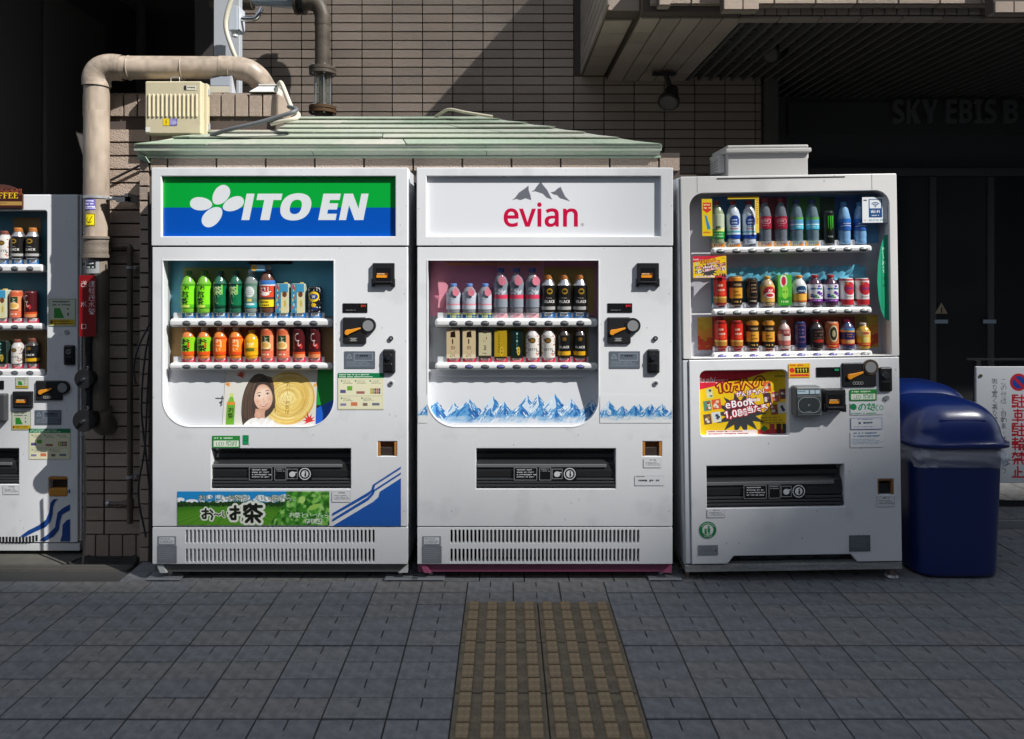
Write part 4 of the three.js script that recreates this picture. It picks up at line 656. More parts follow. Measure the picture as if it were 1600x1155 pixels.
const leafPoster = (x, w, h) => {
  x.fillStyle = '#d9d6ce'; x.fillRect(0, 0, w, h);
  const s = w / 144; const S2 = (v) => v * s;
  { const gr = x.createRadialGradient(S2(96), S2(40), S2(4), S2(100), S2(44), S2(42)); gr.addColorStop(0, '#f4e08a'); gr.addColorStop(.55, '#dcae2c'); gr.addColorStop(.95, '#d0a030'); gr.addColorStop(1, '#d9d6ce'); x.fillStyle = gr; x.beginPath(); x.ellipse(S2(100), S2(44), S2(42), S2(40), 0, 0, 7); x.fill();
    for (let i = 0; i < 150; i++) { const r = 5 + 36 * hash(i, 1, 41), a0 = hash(i, 2, 41) * 6.3; x.globalAlpha = .45; x.strokeStyle = ['#b98512', '#f2dc78', '#e4bc3c', '#a87410', '#fbeeb0'][i % 5]; x.lineWidth = S2(.4 + 1.1 * hash(i, 4, 41)); x.beginPath(); x.ellipse(S2(99 + 2 * hash(i, 5, 41)), S2(44), S2(r), S2(r * .94), 0, a0, a0 + .5 + 2.6 * hash(i, 3, 41)); x.stroke(); } x.globalAlpha = .3; oval(x, '#f0ead2', S2(100), S2(44), S2(42), S2(40)); x.globalAlpha = 1; }
  const leaf = (cx, cy, r, a, c) => { x.save(); x.translate(S2(cx), S2(cy)); x.rotate(a); x.fillStyle = c; for (let i = 0; i < 7; i++) { x.save(); x.rotate((i - 3) * .62); x.beginPath(); x.moveTo(-S2(r * .16), 0); x.lineTo(0, -S2(r * (i === 3 ? 1 : .86 - Math.abs(i - 3) * .08))); x.lineTo(S2(r * .16), 0); x.fill(); x.restore(); } x.restore(); };
  leaf(24, 10, 12, .4, '#c8452c'); leaf(4, 24, 8, .6, '#dd8a2c'); leaf(140, 24, 7, 2, '#e0a038'); leaf(134, 78, 15, -.3, '#cc2a26');
  // portrait of a smiling person with long dark hair in a white top
  const soft = (c, cx, cy, r, ry = r, al = .5, rot = 0) => { x.save(); x.translate(S2(cx), S2(cy)); x.rotate(rot); x.scale(1, ry / r); const q = x.createRadialGradient(0, 0, 0, 0, 0, S2(r)); q.addColorStop(0, c); q.addColorStop(1, c + '00'); x.globalAlpha = al; x.fillStyle = q; x.beginPath(); x.arc(0, 0, S2(r), 0, 7); x.fill(); x.restore(); };
  const B = (l, c) => { x.fillStyle = c; x.beginPath(); x.moveTo(S2(l[0]), S2(l[1])); for (let i = 2; i < l.length; i += 6) x.bezierCurveTo(...l.slice(i, i + 6).map(S2)); x.fill(); };
  B([33, 88, 24, 66, 26, 24, 46, 9, 60, 2, 76, 16, 78, 38, 84, 54, 78, 66, 66, 74, 56, 80, 46, 86, 40, 89], '#463730');
  B([50, 60, 50, 70, 46, 76, 44, 82, 54, 88, 64, 84, 68, 78, 64, 72, 64, 66, 66, 62], '#cf9f86');
  x.save(); x.translate(S2(61), S2(43)); x.rotate(-.2); { const q = x.createRadialGradient(S2(-3), S2(-4), S2(2), 0, 0, S2(22)); q.addColorStop(0, '#f3d6c2'); q.addColorStop(.6, '#e6bda4'); q.addColorStop(1, '#c8937a'); x.fillStyle = q; x.beginPath(); x.ellipse(0, 0, S2(14.5), S2(20), 0, 0, 7); x.fill(); } x.restore();
  soft('#d88a78', 53, 49, 6, 5, .45); soft('#d88a78', 71, 45, 5, 5, .4); soft('#b07a62', 62, 61, 8, 3, .35); soft('#f8e6d8', 62, 33, 8, 5, .6);
  for (const [a, b] of [[54.5, 41], [67.5, 37.6]]) { oval(x, '#efe6e0', S2(a), S2(b), S2(2.7), S2(1.15), -.22); oval(x, '#3a2620', S2(a + .1), S2(b), S2(1.3), S2(1.15)); x.strokeStyle = '#3b2a24'; x.lineWidth = S2(.75); x.beginPath(); x.arc(S2(a), S2(b + 1.6), S2(3.1), -2.6, -.75); x.stroke(); x.strokeStyle = '#6a5044'; x.lineWidth = S2(.9); x.beginPath(); x.arc(S2(a), S2(b + 1), S2(6.2), -2.25, -1.15); x.stroke(); }
  x.strokeStyle = '#bd866c'; x.lineWidth = S2(.7); x.beginPath(); x.arc(S2(62.4), S2(48), S2(1.9), .2, 2.4); x.stroke(); soft('#b98068', 61, 46, 2.4, 4, .3);
  B([56, 53.6, 59, 55, 65, 54.4, 69, 51.4, 68, 57, 60, 60, 56, 53.6], '#b9564e'); B([57.2, 54.2, 60, 55.2, 65, 54.8, 68, 52.3, 66, 55.8, 60, 57.2, 57.2, 54.2], '#f7f1ec');
  B([42, 34, 44, 14, 66, 6, 77, 38, 70, 26, 62, 22, 57, 21, 52, 24, 48, 32, 47, 42, 46, 56, 47, 68, 52, 80, 42, 86, 36, 84, 34, 80, 34, 60, 38, 44, 42, 34], '#43342d');
  for (let i = 0; i < 170; i++) { const t = hash(i, 1, 51), f = hash(i, 2, 51), sx = 45 + 27 * t, ex = t < .6 ? 28 + 20 * f : 76 + 5 * f; x.globalAlpha = .4; x.strokeStyle = ['#2a1e19', '#6a5242', '#57443a', '#8a6d58'][i % 4]; x.lineWidth = S2(.35 + .4 * f); x.beginPath(); x.moveTo(S2(sx), S2(9 + 6 * Math.abs(t - .45))); t < .6 ? x.bezierCurveTo(S2(32 + 8 * f), S2(22), S2(28 + 14 * f), S2(46), S2(ex), S2(66 + 20 * f)) : x.bezierCurveTo(S2(72 + 5 * f), S2(18), S2(78), S2(34), S2(ex), S2(44 + 22 * f)); x.stroke(); } x.globalAlpha = 1;
  B([30, 89, 36, 76, 50, 70, 56, 76, 60, 72, 66, 74, 70, 78, 78, 82, 80, 86, 82, 89], '#e9e7e4'); for (let i = 0; i < 16; i++) soft(['#c4c0bc', '#ffffff'][i % 2], 34 + 46 * hash(i, 1, 61), 78 + 11 * hash(i, 2, 61), 4, 7, .35, .5); soft('#dcb49c', 55, 68, 5, 6, .7);
  // bottle and lettering
  fill(x, '#6aa526', S2(5), S2(54), S2(13), S2(30)); x.fillStyle = '#7ab531'; x.beginPath(); x.moveTo(S2(5), S2(54)); x.lineTo(S2(9), S2(42)); x.lineTo(S2(14), S2(42)); x.lineTo(S2(18), S2(54)); x.fill(); fill(x, '#c8d86a', S2(8.5), S2(37), S2(6), S2(5)); jp(x, 'お茶', S2(8), S2(58), S2(8), '#1c2a10', .13, true); fill(x, '#e08a30', S2(5), S2(50), S2(13), S2(4));
  jp(x, 'おいしいお茶は', S2(96), S2(20), S2(6.4), '#9a6a10', .09, true);
};
const greenTri = (x, w, h) => { fill(x, '#0a9a34', 0, 0, w, h * .62); x.fillStyle = '#0a5ac0'; x.beginPath(); x.moveTo(0, h * .68); x.lineTo(w, h * .5); x.lineTo(w, h); x.lineTo(0, h); x.fill(); };
const skyTone = M(RGB(.10, .30, .42), .5);
const k1 = teaMachine(0, {
  label: 'white vending machine with a green and blue header sign and tea bottles', sign: itoSign,
  base: M(RGB(.10, .105, .10), .5), gusset: M(RGB(.6, .61, .6), .4),
  backs: [[262, 407, 522, 494, M(RGB(.13, .47, .64), .5), 'upper_backdrop'], [256, 512, 522, 566, M(RGB(.50, .29, .11), .55), 'lower_backdrop'],
    [286, 418, 387, 490, M(RGB(.36, .44, .14), .5), 'display_card'], [285, 512, 384, 562, M(RGB(.50, .17, .04), .5), 'display_card'], [384, 512, 408, 562, M(RGB(.42, .10, .03), .5), 'display_card'], [409, 512, 506, 562, M(RGB(.52, .22, .15), .5), 'display_card'],
    [388, 405, 457, 413, (x, w, h) => { fill(x, '#1c5a78', 0, 0, w, h); words(x, 'ITO EN', w / 2, h * .55, h * .9, '#10242e', 'bold italic'); }, 'backdrop_print']],
  rails: (k, d) => {
    rail(k, d(266), d(520), 497.5, 511, 9, d(293.5), 24.7, TAG.blue); rail(k, d(266), d(520), 566.5, 577.5, 9, d(293.5), 24.7, TAG.red);
    k.print('mood_sticker', d(391), 413, d(415), 424, -.019, (x, w, h) => { fill(x, '#2a6a90', 0, 0, w, h); x.fillStyle = '#a8d4ec'; x.beginPath(); x.roundRect(w * .3, h * .15, w * .68, h * .7, h * .34); x.fill(); oval(x, '#eab54a', w * .24, h * .5, h * .46); fill(x, '#8a5a1c', w * .17, h * .38, 4, 7); fill(x, '#8a5a1c', w * .29, h * .38, 4, 7); }, { res: 6 });
  },
  posters: [['poster_paper', 253, 346.5, (x, w, h) => { fill(x, '#cfd1d4', 0, 0, w, h); jp(x, 'す', w * .86, h * .46, h * .18, '#3a3d42', .12); }], ['poster', 347, 492.5, leafPoster, 6], ['poster_edge', 493, 523, greenTri]],
});
{
  const k = k1;
  k.print('eco_sticker', 528, 583, 600, 640, .0018, eco, { res: 6 });
  k.print('led_sticker', 331.5, 681, 375, 700, .0018, led, { res: 6 });
  k.print('green_tape', 379.5, 680, 388.5, 694.5, .0018, (x, w, h) => { fill(x, '#149a5c', 0, 0, w, h); fineText(x, 4, 6, w - 2, 3, 7, '#0c6a3c'); });
  k.print('notice', 518.5, 768, 547.5, 785, .0018, note, { res: 6 });
  k.print('tea_field_banner', 277, 768, 514.5, 821, .0022, (x, w, h) => {
    fill(x, '#1e8ed0', 0, 0, w, h * .45); for (let i = 0; i < 40; i++) oval(x, ['#e8eff4', '#cfe0ec', '#f4f7f8'][i % 3], hash(i, 1) * w * .75, h * (.14 + .24 * hash(i, 2)), w * (.012 + .03 * hash(i, 3)), h * .06);
    fill(x, '#5a9a28', 0, h * .42, w, h * .6); x.strokeStyle = '#3f7d1c'; x.lineWidth = 4; for (let i = -14; i < 30; i++) { x.beginPath(); x.moveTo(w * .36 + (i - 6) * w * .018, h * .44); x.lineTo(w * .36 + (i - 6) * w * .1, h); x.stroke(); }
    for (let i = 0; i < 120; i++) oval(x, ['#1f3f18', '#2b5220', '#18320f'][i % 3], i / 120 * w * .78, h * (.40 - .05 * hash(i, 7)), w * .012, h * (.03 + .05 * hash(i, 8)));
    x.save(); x.beginPath(); x.moveTo(w * .72, 0); x.lineTo(w, 0); x.lineTo(w, h); x.lineTo(w * .6, h); x.lineTo(w * .70, h * .4); x.clip(); fill(x, '#3f8a28', 0, 0, w, h); for (let i = 0; i < 260; i++) { x.globalAlpha = .75; oval(x, ['#2c6a1c', '#5ca83a', '#86c65a', '#245a18', '#a4d878'][i % 5], w * (.6 + .4 * hash(i, 11)), h * hash(i, 12), w * .018 * (.4 + hash(i, 13)), h * .05, hash(i, 14) * 3); } x.globalAlpha = 1; oval(x, '#9ed05c', w * .9, h * .46, w * .045, h * .07, -.35); oval(x, '#b6dd74', w * .82, h * .25, w * .02, h * .11, .5); x.restore();
    jp(x, 'おいしいお茶は、いい畑から。', w * .14, h * .1, h * .2, '#f2f4ee', .075, false, '#2c4a2c');
    jp(x, 'お', w * .16, h * .5, h * .34, '#141a10', .16, false, '#e6eadc'); jp(x, '〜い', w * .24, h * .56, h * .22, '#141a10', .15, false, '#e6eadc'); jp(x, 'お', w * .345, h * .42, h * .46, '#141a10', .17, false, '#e6eadc'); jp(x, '茶', w * .435, h * .36, h * .56, '#141a10', .16, false, '#e6eadc');
    jp(x, 'お茶といったら', w * .735, h * .62, h * .16, '#eef4e8', .1); jp(x, '伊藤園', w * .84, h * .8, h * .16, '#eef4e8', .1);
  }, { res: 4.2 });
  const B = M(RGB(.015, .10, .42), .35), v = (p) => [k.U(p[0]), k.V(p[1])];
  part('blue_corner_film', new THREE.ShapeGeometry(poly([[519.5, 822], [583, 784], [592, 776], [594, 768], [626.5, 747], [626.5, 822]].map(v))), B, k.g, 0, 0, .0018);
  for (const o of [0, 9]) part('blue_stripe', new THREE.ShapeGeometry(poly([[519.5, 802 + o], [574, 770 + o * .8], [581, 765 + o * .6], [583, 757 + o], [626.5, 729 + o], [626.5, 732 + o], [586, 758 + o], [584, 767 + o * .6], [576, 774 + o * .8], [519.5, 806 + o]].map(v))), B, k.g, 0, 0, .002);
}
// ---- machine with the white header, mountains printed round its middle
const mount = (off, bg = '#e0e1e3') => (x, w, h) => {
  fill(x, bg, 0, 0, w, h); const s = h / 50;
  // snowy range: overlapping peaks, each with a pale and a blue flank cut by couloirs
  const peak = (cx, top, half, i, tone) => {
    const base = 47; x.fillStyle = tone[0]; x.beginPath(); x.moveTo((cx - half * 1.1) * s, base * s);
    for (let q = 0; q <= 12; q++) x.lineTo((cx - half * (1 - q / 12)) * s, (base - (base - top) * Math.pow(q / 12, .9) + (q % 12 ? 2.2 * (hash(i, q, 21) - .5) : 0)) * s);
    for (let q = 1; q <= 12; q++) x.lineTo((cx + half * q / 12) * s, (top + (base - top) * Math.pow(q / 12, .8) + (q < 12 ? 2.6 * (hash(i, q, 22) - .5) : 0)) * s);
    x.lineTo((cx + half * 1.1) * s, base * s); x.fill();
    x.fillStyle = tone[1]; x.beginPath(); x.moveTo(cx * s, top * s); for (let q = 1; q <= 8; q++) x.lineTo((cx + half * .16 * (hash(i, q, 23) - .35) * q / 3) * s, (top + (base - top) * q / 8) * s); for (let q = 12; q >= 1; q--) x.lineTo((cx + half * q / 12) * s, (top + (base - top) * Math.pow(q / 12, .8) + (q < 12 ? 2.6 * (hash(i, q, 22) - .5) : 0)) * s); x.fill();
    for (let q = 0; q < 54; q++) { const t = .12 + .8 * hash(i, q, 24), sd = hash(i, q, 25) > .45 ? 1 : -1, ox = sd * half * t * (.2 + .75 * hash(i, q, 26)), oy = top + (base - top) * t, L = 2 + 5 * hash(i, q, 27); x.strokeStyle = sd > 0 ? ['#dfe9f0', '#0f4f94', '#5f9fd0'][q % 3] : ['#2d78ba', '#eef3f6', '#1c62a6'][q % 3]; x.lineWidth = (.4 + .9 * hash(i, q, 28)) * s; x.beginPath(); x.moveTo((cx + ox) * s, oy * s); x.lineTo((cx + ox + sd * L * .8) * s, (oy + L) * s); x.stroke(); }
  };
  const n = Math.ceil(w / s / 24), at0 = Math.round(off * 100);
  for (let i = 0; i < n; i++) peak((i + .5 + .5 * hash(i, at0, 31)) * 24, 6 + 15 * hash(i, at0, 32), 26 + 12 * hash(i, at0, 33), i + at0, ['#c9d9e6', '#2f7cbe']);
  for (let i = 0; i < n; i++) peak((i + .2 + .6 * hash(i, at0, 35)) * 24, 18 + 10 * hash(i, at0, 36), 22 + 12 * hash(i, at0, 37), i + at0 + 50, ['#5a9bce', '#1a62a8']);
  for (let i = 0; i < 420; i++) { x.globalAlpha = .2; oval(x, bg, hash(i, 1, 6) * w, (37 + 14 * Math.sqrt(hash(i, 2, 6))) * s, (3 + 9 * hash(i, 3, 6)) * s, (1.5 + 2 * hash(i, 4, 6)) * s); } x.globalAlpha = 1; fill(x, bg, 0, 48 * s, w, 3 * s);
};
const evianSign = (x, w, h) => {
  fill(x, '#e3e5e9', 0, 0, w, h); const s = w / 367, P = (l, c) => { x.fillStyle = c; x.beginPath(); l.forEach(([a, b], i) => x[i ? 'lineTo' : 'moveTo']((a - 667) * s, (b - 275) * s)); x.fill(); };
  P([[801, 313], [806, 309], [812, 301], [818, 297], [822, 294], [827, 290], [827, 297], [830, 306], [831, 313], [822, 310], [814, 313], [808, 311]], '#6d6f78');
  P([[831, 300], [836, 297], [840, 291], [846, 284], [850, 290], [856, 297], [861, 307], [864, 312], [855, 309], [849, 303], [843, 301], [837, 299]], '#6d6f78');
  P([[861, 301], [868, 299], [872, 295], [877, 292], [880, 299], [884, 307], [892, 315], [883, 312], [876, 310], [871, 305], [866, 304]], '#6d6f78');
  x.font = `${52 * s}px sans-serif`; x.fillStyle = x.strokeStyle = '#c40c40'; x.lineWidth = 1.7 * s; const m = x.measureText('evian').width; x.save(); x.translate((786 - 667) * s, (353.5 - 275) * s); x.scale(121 * s / m, .95); x.fillText('evian', 0, 0); x.strokeText('evian', 0, 0); x.restore(); words(x, '®', (911 - 667) * s, (351 - 275) * s, 7 * s, '#9a7a86');
};
const k2 = teaMachine(414, {
  label: 'white vending machine with a snowy mountain print and white header sign', sign: evianSign,
  base: M(RGB(.22, .055, .11), .45), gusset: M(RGB(.42, .10, .20), .4),
  backs: [[258, 407, 522, 494, M(RGB(.58, .20, .29), .5), 'upper_backdrop'], [256, 512, 522, 566, M(RGB(.40, .42, .44), .5), 'lower_backdrop'],
    [363, 407, 436, 490, M(RGB(.78, .32, .42), .5), 'display_card'], [436, 418, 514, 490, M(RGB(.42, .27, .06), .5), 'display_card'], [361, 512, 410, 564, M(RGB(.42, .33, .03), .5), 'display_card'], [411, 512, 506, 564, M(RGB(.38, .26, .08), .5), 'display_card']],
  rails: (k, d) => {
    rail(k, d(266), d(520), 497.5, 511, 9, d(294.5), 24.7, [TAG.hundred, TAG.hundred, TAG.hundred, TAG.pink, TAG.pink, TAG.pink, TAG.blue, TAG.blue, TAG.blue]);
    rail(k, d(266), d(520), 566.5, 577.5, 9, d(294.5), 24.7, TAG.red, { lit: 0b110101010 });
    const o = k.box('orange_strip', d(283), 411.5, d(430), 413.8, -.0785, -.0765, ORANGE, { r: 0 });
    part('pink_drop_card', new THREE.ShapeGeometry(poly([[270, 440], [278, 438], [286, 446], [284, 462], [277, 481], [270, 481], [272, 460]].map(([a, b]) => [k.U(d(a), -.05), k.V(b, -.05)]))), M(RGB(.75, .28, .36), .5), k.g, 0, 0, -.05);
    k.box('lamp_bar', d(267), 587.5, d(500), 589.5, -.05, -.045, M(RGB(.7, .72, .73), .25), { r: .001 });
  },
  posters: [['poster_paper', 253, 523, (x, w, h) => { fill(x, '#d2d4d8', 0, 0, w, h); x.save(); x.translate(0, h * .34); mount(.04, '#d2d4d8')(x, w, h * .62); x.restore(); fill(x, '#d2d4d8', 0, h * .93, w, h * .07); }, 3.6]],
});
{
  const k = k2;
  k.print('mountain_film', 937.5, 617, 1050, 661, .0016, mount(.52), { res: 4 }); k.print('mountain_film', 653, 617, 668, 661, .0016, mount(.0), { res: 4 });
  k.print('notice', 1005.5, 717, 1033, 731, .0018, note, { res: 6 }); k.print('address_sticker', 992, 743.5, 1038, 759, .0018, (x, w, h) => { fill(x, '#dbdcdf', 0, 0, w, h); fill(x, '#8a8c90', 0, 0, w, 3); fill(x, '#8a8c90', 0, h - 4, w, 2); fineText(x, w * .12, h * .4, w * .98, 1, h * .22, '#33363c'); fineText(x, w * .04, h * .06, w * .4, 1, h * .1, '#55585c'); }, { res: 6 });
}
// ---- machine with three rows, grey box on its roof
const k3 = (() => {
  const Zf = 3.0, pivot = [1241, 908], roll = .0155, gx = MX(1241, Zf), g = thing('vending_machine', 'white vending machine with three rows of drinks and a yellow comic poster', 'vending machine', [gx, 0, -Zf]), k = frame(g, gx, Zf, roll, pivot);
  g.rotation.z = roll;
  const S = FOCAL / Zf, X = (p) => k.U(p), Y = (p) => k.V(p);          // below: measures along the machine's own axes
  const x0 = X(1241 - 170), x1 = X(1241 + 170), yT = Y(273.5);
  cabinet(k, x0 + .002, x1 - .004, Y(880), yT, -.045, .2, M(RGB(.42, .44, .47), .35));
  const R = (a, b, c, e) => { const [q0, q1] = [(a + c) / 2, (b + e) / 2]; return k.rect(a, b, c, e); };
  // outer frame, rounded window
  const fs = rrect(new THREE.Shape(), x0 + .006, Y(559), x1, yT, .006); k.hole(fs, 1079, 300, 1391, 557, [2, 2, 22, 22]);
  part('window_frame', uvScale(plate(fs, .04, .003), .7), M(RGB(.74, .73, .71), .36, { map: rep(T.smudge, 1.1, 1.1) }), g);
  part('top_groove', span(X(1130), X(1330), yT - .014, yT - .009, .0, .0012), DARK, g);
  for (const p of [1099, 1372]) part('frame_seam', span(X(p), X(p) + .0015, yT - .07, yT - .002, -.001, .0008), GREY, g);
  part('side_edge', span(x0 - .002, x0 + .0045, Y(880), yT - .004, -.044, -.006, .002), M(RGB(.5, .52, .55), .3), g);
  // lower door
  const ds = new THREE.Shape(); [[x0 + .03, Y(879)], [X(1137), Y(879)], [X(1147), Y(867)], [X(1330), Y(867)], [X(1340), Y(879)], [x1 - .004, Y(879)], [x1 - .004, Y(560.5)], [x0 + .03, Y(560.5)]].forEach(([a, b], i) => (i ? ds.lineTo(a, b) : ds.moveTo(a, b)));
  k.hole(ds, 1093.5, 578.5, 1231.5, 681, [6, 2, 10, 10]); k.hole(ds, 1104, 726.5, 1319, 793, 0); k.hole(ds, 1371, 748, 1396.5, 773, 1);
  part('door', uvScale(plate(ds, .045, .003), .7), WHITE, g, 0, 0, .004);
  part('door_post', span(x0 + .004, x0 + .028, Y(879), Y(561), -.04, -.002, .003), M(RGB(.55, .57, .6), .35), g);
  part('intake_back', span(X(1136), X(1342), Y(881), Y(864), -.045, -.04), DARK, g);
  for (let i = 0; i < 4; i++) part('intake_fin', span(X(1160 + i * 42), X(1190 + i * 42), Y(876), Y(868), -.03, -.02, .002), BLACKP, g);
  part('sill', span(x0 + .002, x1, Y(892.5), Y(881.5), -.19, -.002, .003), M(RGB(.55, .56, .58), .45, { map: rep(T.dirt, 2, .5) }), g);
  showcase(k, 1079, 300, 1391, 557, .086, M(RGB(.50, .505, .56), .5), M(RGB(.46, .465, .5), .45));
  // backdrops
  const back = (nm, a, b, c, e, m, z = -.0848) => k.print(nm, a, b, c, e, z, m);
  back('upper_backdrop', 1110, 306, 1372, 382, M(RGB(.10, .32, .60), .5)); back('middle_backdrop', 1111, 420, 1352, 478, M(RGB(.05, .32, .52), .5)); back('lower_backdrop', 1090, 494, 1372, 545, (x, w, h) => { fill(x, '#c89a34', 0, 0, w, h); for (let i = 0; i < 700; i++) { const y = hash(i, 2, 8); oval(x, y > .62 ? '#c8452a' : y > .35 ? '#d88c3a' : '#ccab3c', hash(i, 1, 8) * w, y * h, w * .018, h * .06); } });
  [[1184, 1230, [.30, .04, .05]], [1232, 1281, [.10, .30, .07]], [1281, 1305, [.03, .07, .03]], [1305, 1354, [.03, .12, .34]]].forEach(([a, c, m]) => back('display_card', a, 308, c, 383, M(RGB(...m), .5), -.0832));
  [[1224, 1241, [.10, .33, .05]], [1242, 1257, [.42, .18, .05]]].forEach(([a, c, m]) => back('display_card', a, 430, c, 478, M(RGB(...m), .5), -.0828));
  [[1113, 1130, [.38, .05, .04]], [1240, 1291, [.45, .05, .03]], [1291, 1313, [.42, .10, .05]], [1314, 1336, [.34, .03, .08]], [1337, 1355, [.40, .26, .06]], [1223, 1240, [.55, .12, .05]]].forEach(([a, c, m]) => back('display_card', a, 495, c, 545, M(RGB(...m), .5), -.0824));
  // crumpled blue film behind the middle row
  { const n = 48, pos = [], idx = [], a = k.rect(1128, 417, 1352, 432, -.070); for (let i = 0; i <= n; i++) for (let j = 0; j <= 4; j++) { const u = i / n; pos.push(a[0] + (a[2] - a[0]) * u, a[1] - .02 + (a[3] - a[1] + .02) * j / 4 + (j === 4 ? (hash(i, 3) - .5) * .014 : 0), -.070 + (hash(i, j, 4) - .5) * .016); } for (let i = 0; i < n; i++) for (let j = 0; j < 4; j++) { const p = i * 5 + j; idx.push(p, p + 5, p + 6, p, p + 6, p + 1); } const f = new THREE.BufferGeometry(); f.setAttribute('position', new THREE.Float32BufferAttribute(pos, 3)); f.setIndex(idx); f.computeVertexNormals(); part('blue_film', f, M(RGB(.12, .42, .58), .2, { side: THREE.DoubleSide }), g); }
  rail(k, 1111, 1361, 385, 396, 10, 1124.3, 24.7, [TAG.f130, TAG.f130, TAG.dim, TAG.f100, TAG.f100, TAG.f110, TAG.f110, TAG.dim, TAG.dim, TAG.dim], { wavy: true });
  rail(k, 1112, 1361, 481, 492, 10, 1125.3, 24.7, TAG.dim, { wavy: true }); rail(k, 1112, 1362, 549, 559.5, 10, 1126.2, 24.7, TAG.dimred, { wavy: true, lit: 0b0111111111 });
  for (const [y] of [[394], [489], [557]]) { const q = k.rect(1080, y, 1112, y + 2, -.03); part('shelf_arm', boxGeo(q[2] - q[0], .006, .012, .001), M(RGB(.7, .7, .7), .3), g, (q[0] + q[2]) / 2, q[1], -.03); }
  const gs = new THREE.Shape(); rrect(gs, ...k.rect(1078, 299, 1392, 558), [2 / S, 2 / S, 22 / S, 22 / S]); part('window', new THREE.ShapeGeometry(gs, 10), GLASS, g, 0, 0, -.016);
  // stickers on the glass
  const st = (nm, a, b, c, e, draw, res = 6) => k.print(nm, a, b, c, e, -.0135, draw, { res });
  st('tall_sticker', 1097, 311, 1113, 369, (x, w, h) => { fill(x, '#ecc814', 0, 0, w, h); x.fillStyle = '#d8381c'; x.beginPath(); x.moveTo(w * .1, h * .1); x.lineTo(w * .9, h * .1); x.lineTo(w * .9, h * .3); x.lineTo(w * .5, h * .38); x.lineTo(w * .1, h * .3); x.fill(); fineText(x, w * .18, h * .14, w * .85, 2, h * .045, '#f6e2a0'); x.fillStyle = '#1c8cc0'; x.beginPath(); x.moveTo(w * .25, h * .42); x.lineTo(w * .45, h * .46); x.lineTo(w * .82, h * .8); x.lineTo(w * .5, h * .84); x.fill(); fineText(x, w * .12, h * .88, w * .9, 1, h * .05, '#c85a20'); });
  st('yellow_strip', 1137, 307, 1186, 311, (x, w, h) => { fill(x, '#e8c61c', 0, 0, w, h); fill(x, '#c87a18', 0, 0, w, h * .3); }); st('yellow_strip', 1180, 311.5, 1186, 364, (x, w, h) => { fill(x, '#ecd050', 0, 0, w, h); fineText(x, w * .3, 8, w * .8, 12, 10, '#c4302a'); });
  const comic = (x, w, h) => {
    fill(x, '#eec516', 0, 0, w, h); x.fillStyle = '#cf2438'; x.beginPath(); x.moveTo(0, 0); x.lineTo(w, 0); x.lineTo(w * .75, h * .05); x.lineTo(w * .55, h * .13); x.lineTo(0, h * .30); x.fill();
    x.fillStyle = '#d8901c'; for (let i = 0; i < 26; i++) for (let j = 0; j < 20; j++) { const r = Math.max(0, .9 - Math.hypot(i - 13, j - 11) / 12) * w * .011; if (r > 0) { x.beginPath(); x.arc(w * (.22 + i * .022 + (j % 2) * .011), h * (.2 + j * .034), r, 0, 7); x.fill(); } }
    x.save(); x.translate(w * .46, h * .66); x.fillStyle = '#3a3c3e'; x.beginPath(); for (let i = 0; i < 28; i++) { const a = i / 28 * 6.283, r = (i % 2 ? .17 : .30) * w; x[i ? 'lineTo' : 'moveTo'](Math.cos(a) * r, Math.sin(a) * r * .8); } x.fill(); x.restore();
    const O = (t, px, py, sz, c, o, lw) => { x.save(); x.translate(px * w, py * h); x.rotate(-.13); x.lineJoin = 'round'; x.font = `bold ${sz}px sans-serif`; x.strokeStyle = o; x.lineWidth = sz * (lw || .2); x.strokeText(t, 0, 0); x.fillStyle = c; x.fillText(t, 0, 0); x.restore(); };
    const J = (t, px, py, sz, c, o) => { x.save(); x.translate(px * w, py * h); x.rotate(-.13); jp(x, t, 0, -sz, sz, c, .15, false, o); x.restore(); };
    words(x, 'Asahi', w * .085, h * .155, h * .1, '#f4e9e6', 'bold italic'); fineText(x, w * .19, h * .15, w * .36, 2, h * .02, '#f0c8c4');
    O('10', .2, .35, h * .19, '#f0b818', '#8c1414', .24); J('万人の', .345, .335, h * .17, '#f0b818', '#8c1414');
    J('がんばる人に', .42, .415, h * .075, '#fff', '#8c1430'); O('eBook', .295, .585, h * .145, '#fff', '#8c1430', .22); fineText(x, w * .53, h * .44, w * .68, 1, h * .05, '#f4e0e4'); O('1,080', .28, .73, h * .145, '#fff', '#b01a30', .2); J('円が', .455, .68, h * .06, '#fff', '#b01a30'); J('当たる!', .535, .655, h * .1, '#fff', '#b01a30');
    const card = (a, b, cw, ch, c1, c2, rot, i) => { x.save(); x.translate(a * w, b * h); x.rotate(rot); fill(x, c1, 0, 0, cw * w, ch * h); for (let q = 0; q < 5; q++) oval(x, [c2, '#e6d8c8', '#463a4a'][q % 3], cw * w * (.2 + .6 * hash(i, q, 3)), ch * h * (.2 + .6 * hash(i, q, 4)), cw * w * .2, ch * h * .14, q); x.restore(); };
    [[.08, .29, .07, .14, '#c8d4a0', '#6a8a50'], [.045, .47, .085, .15, '#5a8a70', '#a04030'], [.14, .45, .1, .15, '#d85a3a', '#e8c8a0'], [.045, .67, .085, .15, '#6a5040', '#a08048'], [.14, .64, .095, .15, '#d8dce0', '#304858'], [.715, .2, .08, .15, '#d8582a', '#e8a060'], [.71, .37, .085, .15, '#4a3038', '#8a5060'], [.805, .35, .08, .15, '#c85a50', '#e0b8a0'], [.89, .31, .08, .15, '#8a3a40', '#4a3a50'], [.79, .54, .075, .15, '#a05048', '#d8d0c8'], [.87, .51, .085, .16, '#d8d8d4', '#303440']].forEach((c, i) => card(...c, -.12, i));
    words(x, 'eBook', w * .9, h * .11, h * .055, '#5a4a14', 'bold italic'); jp(x, 'ー', w * .84, h * .14, h * .05, '#5a4a14');
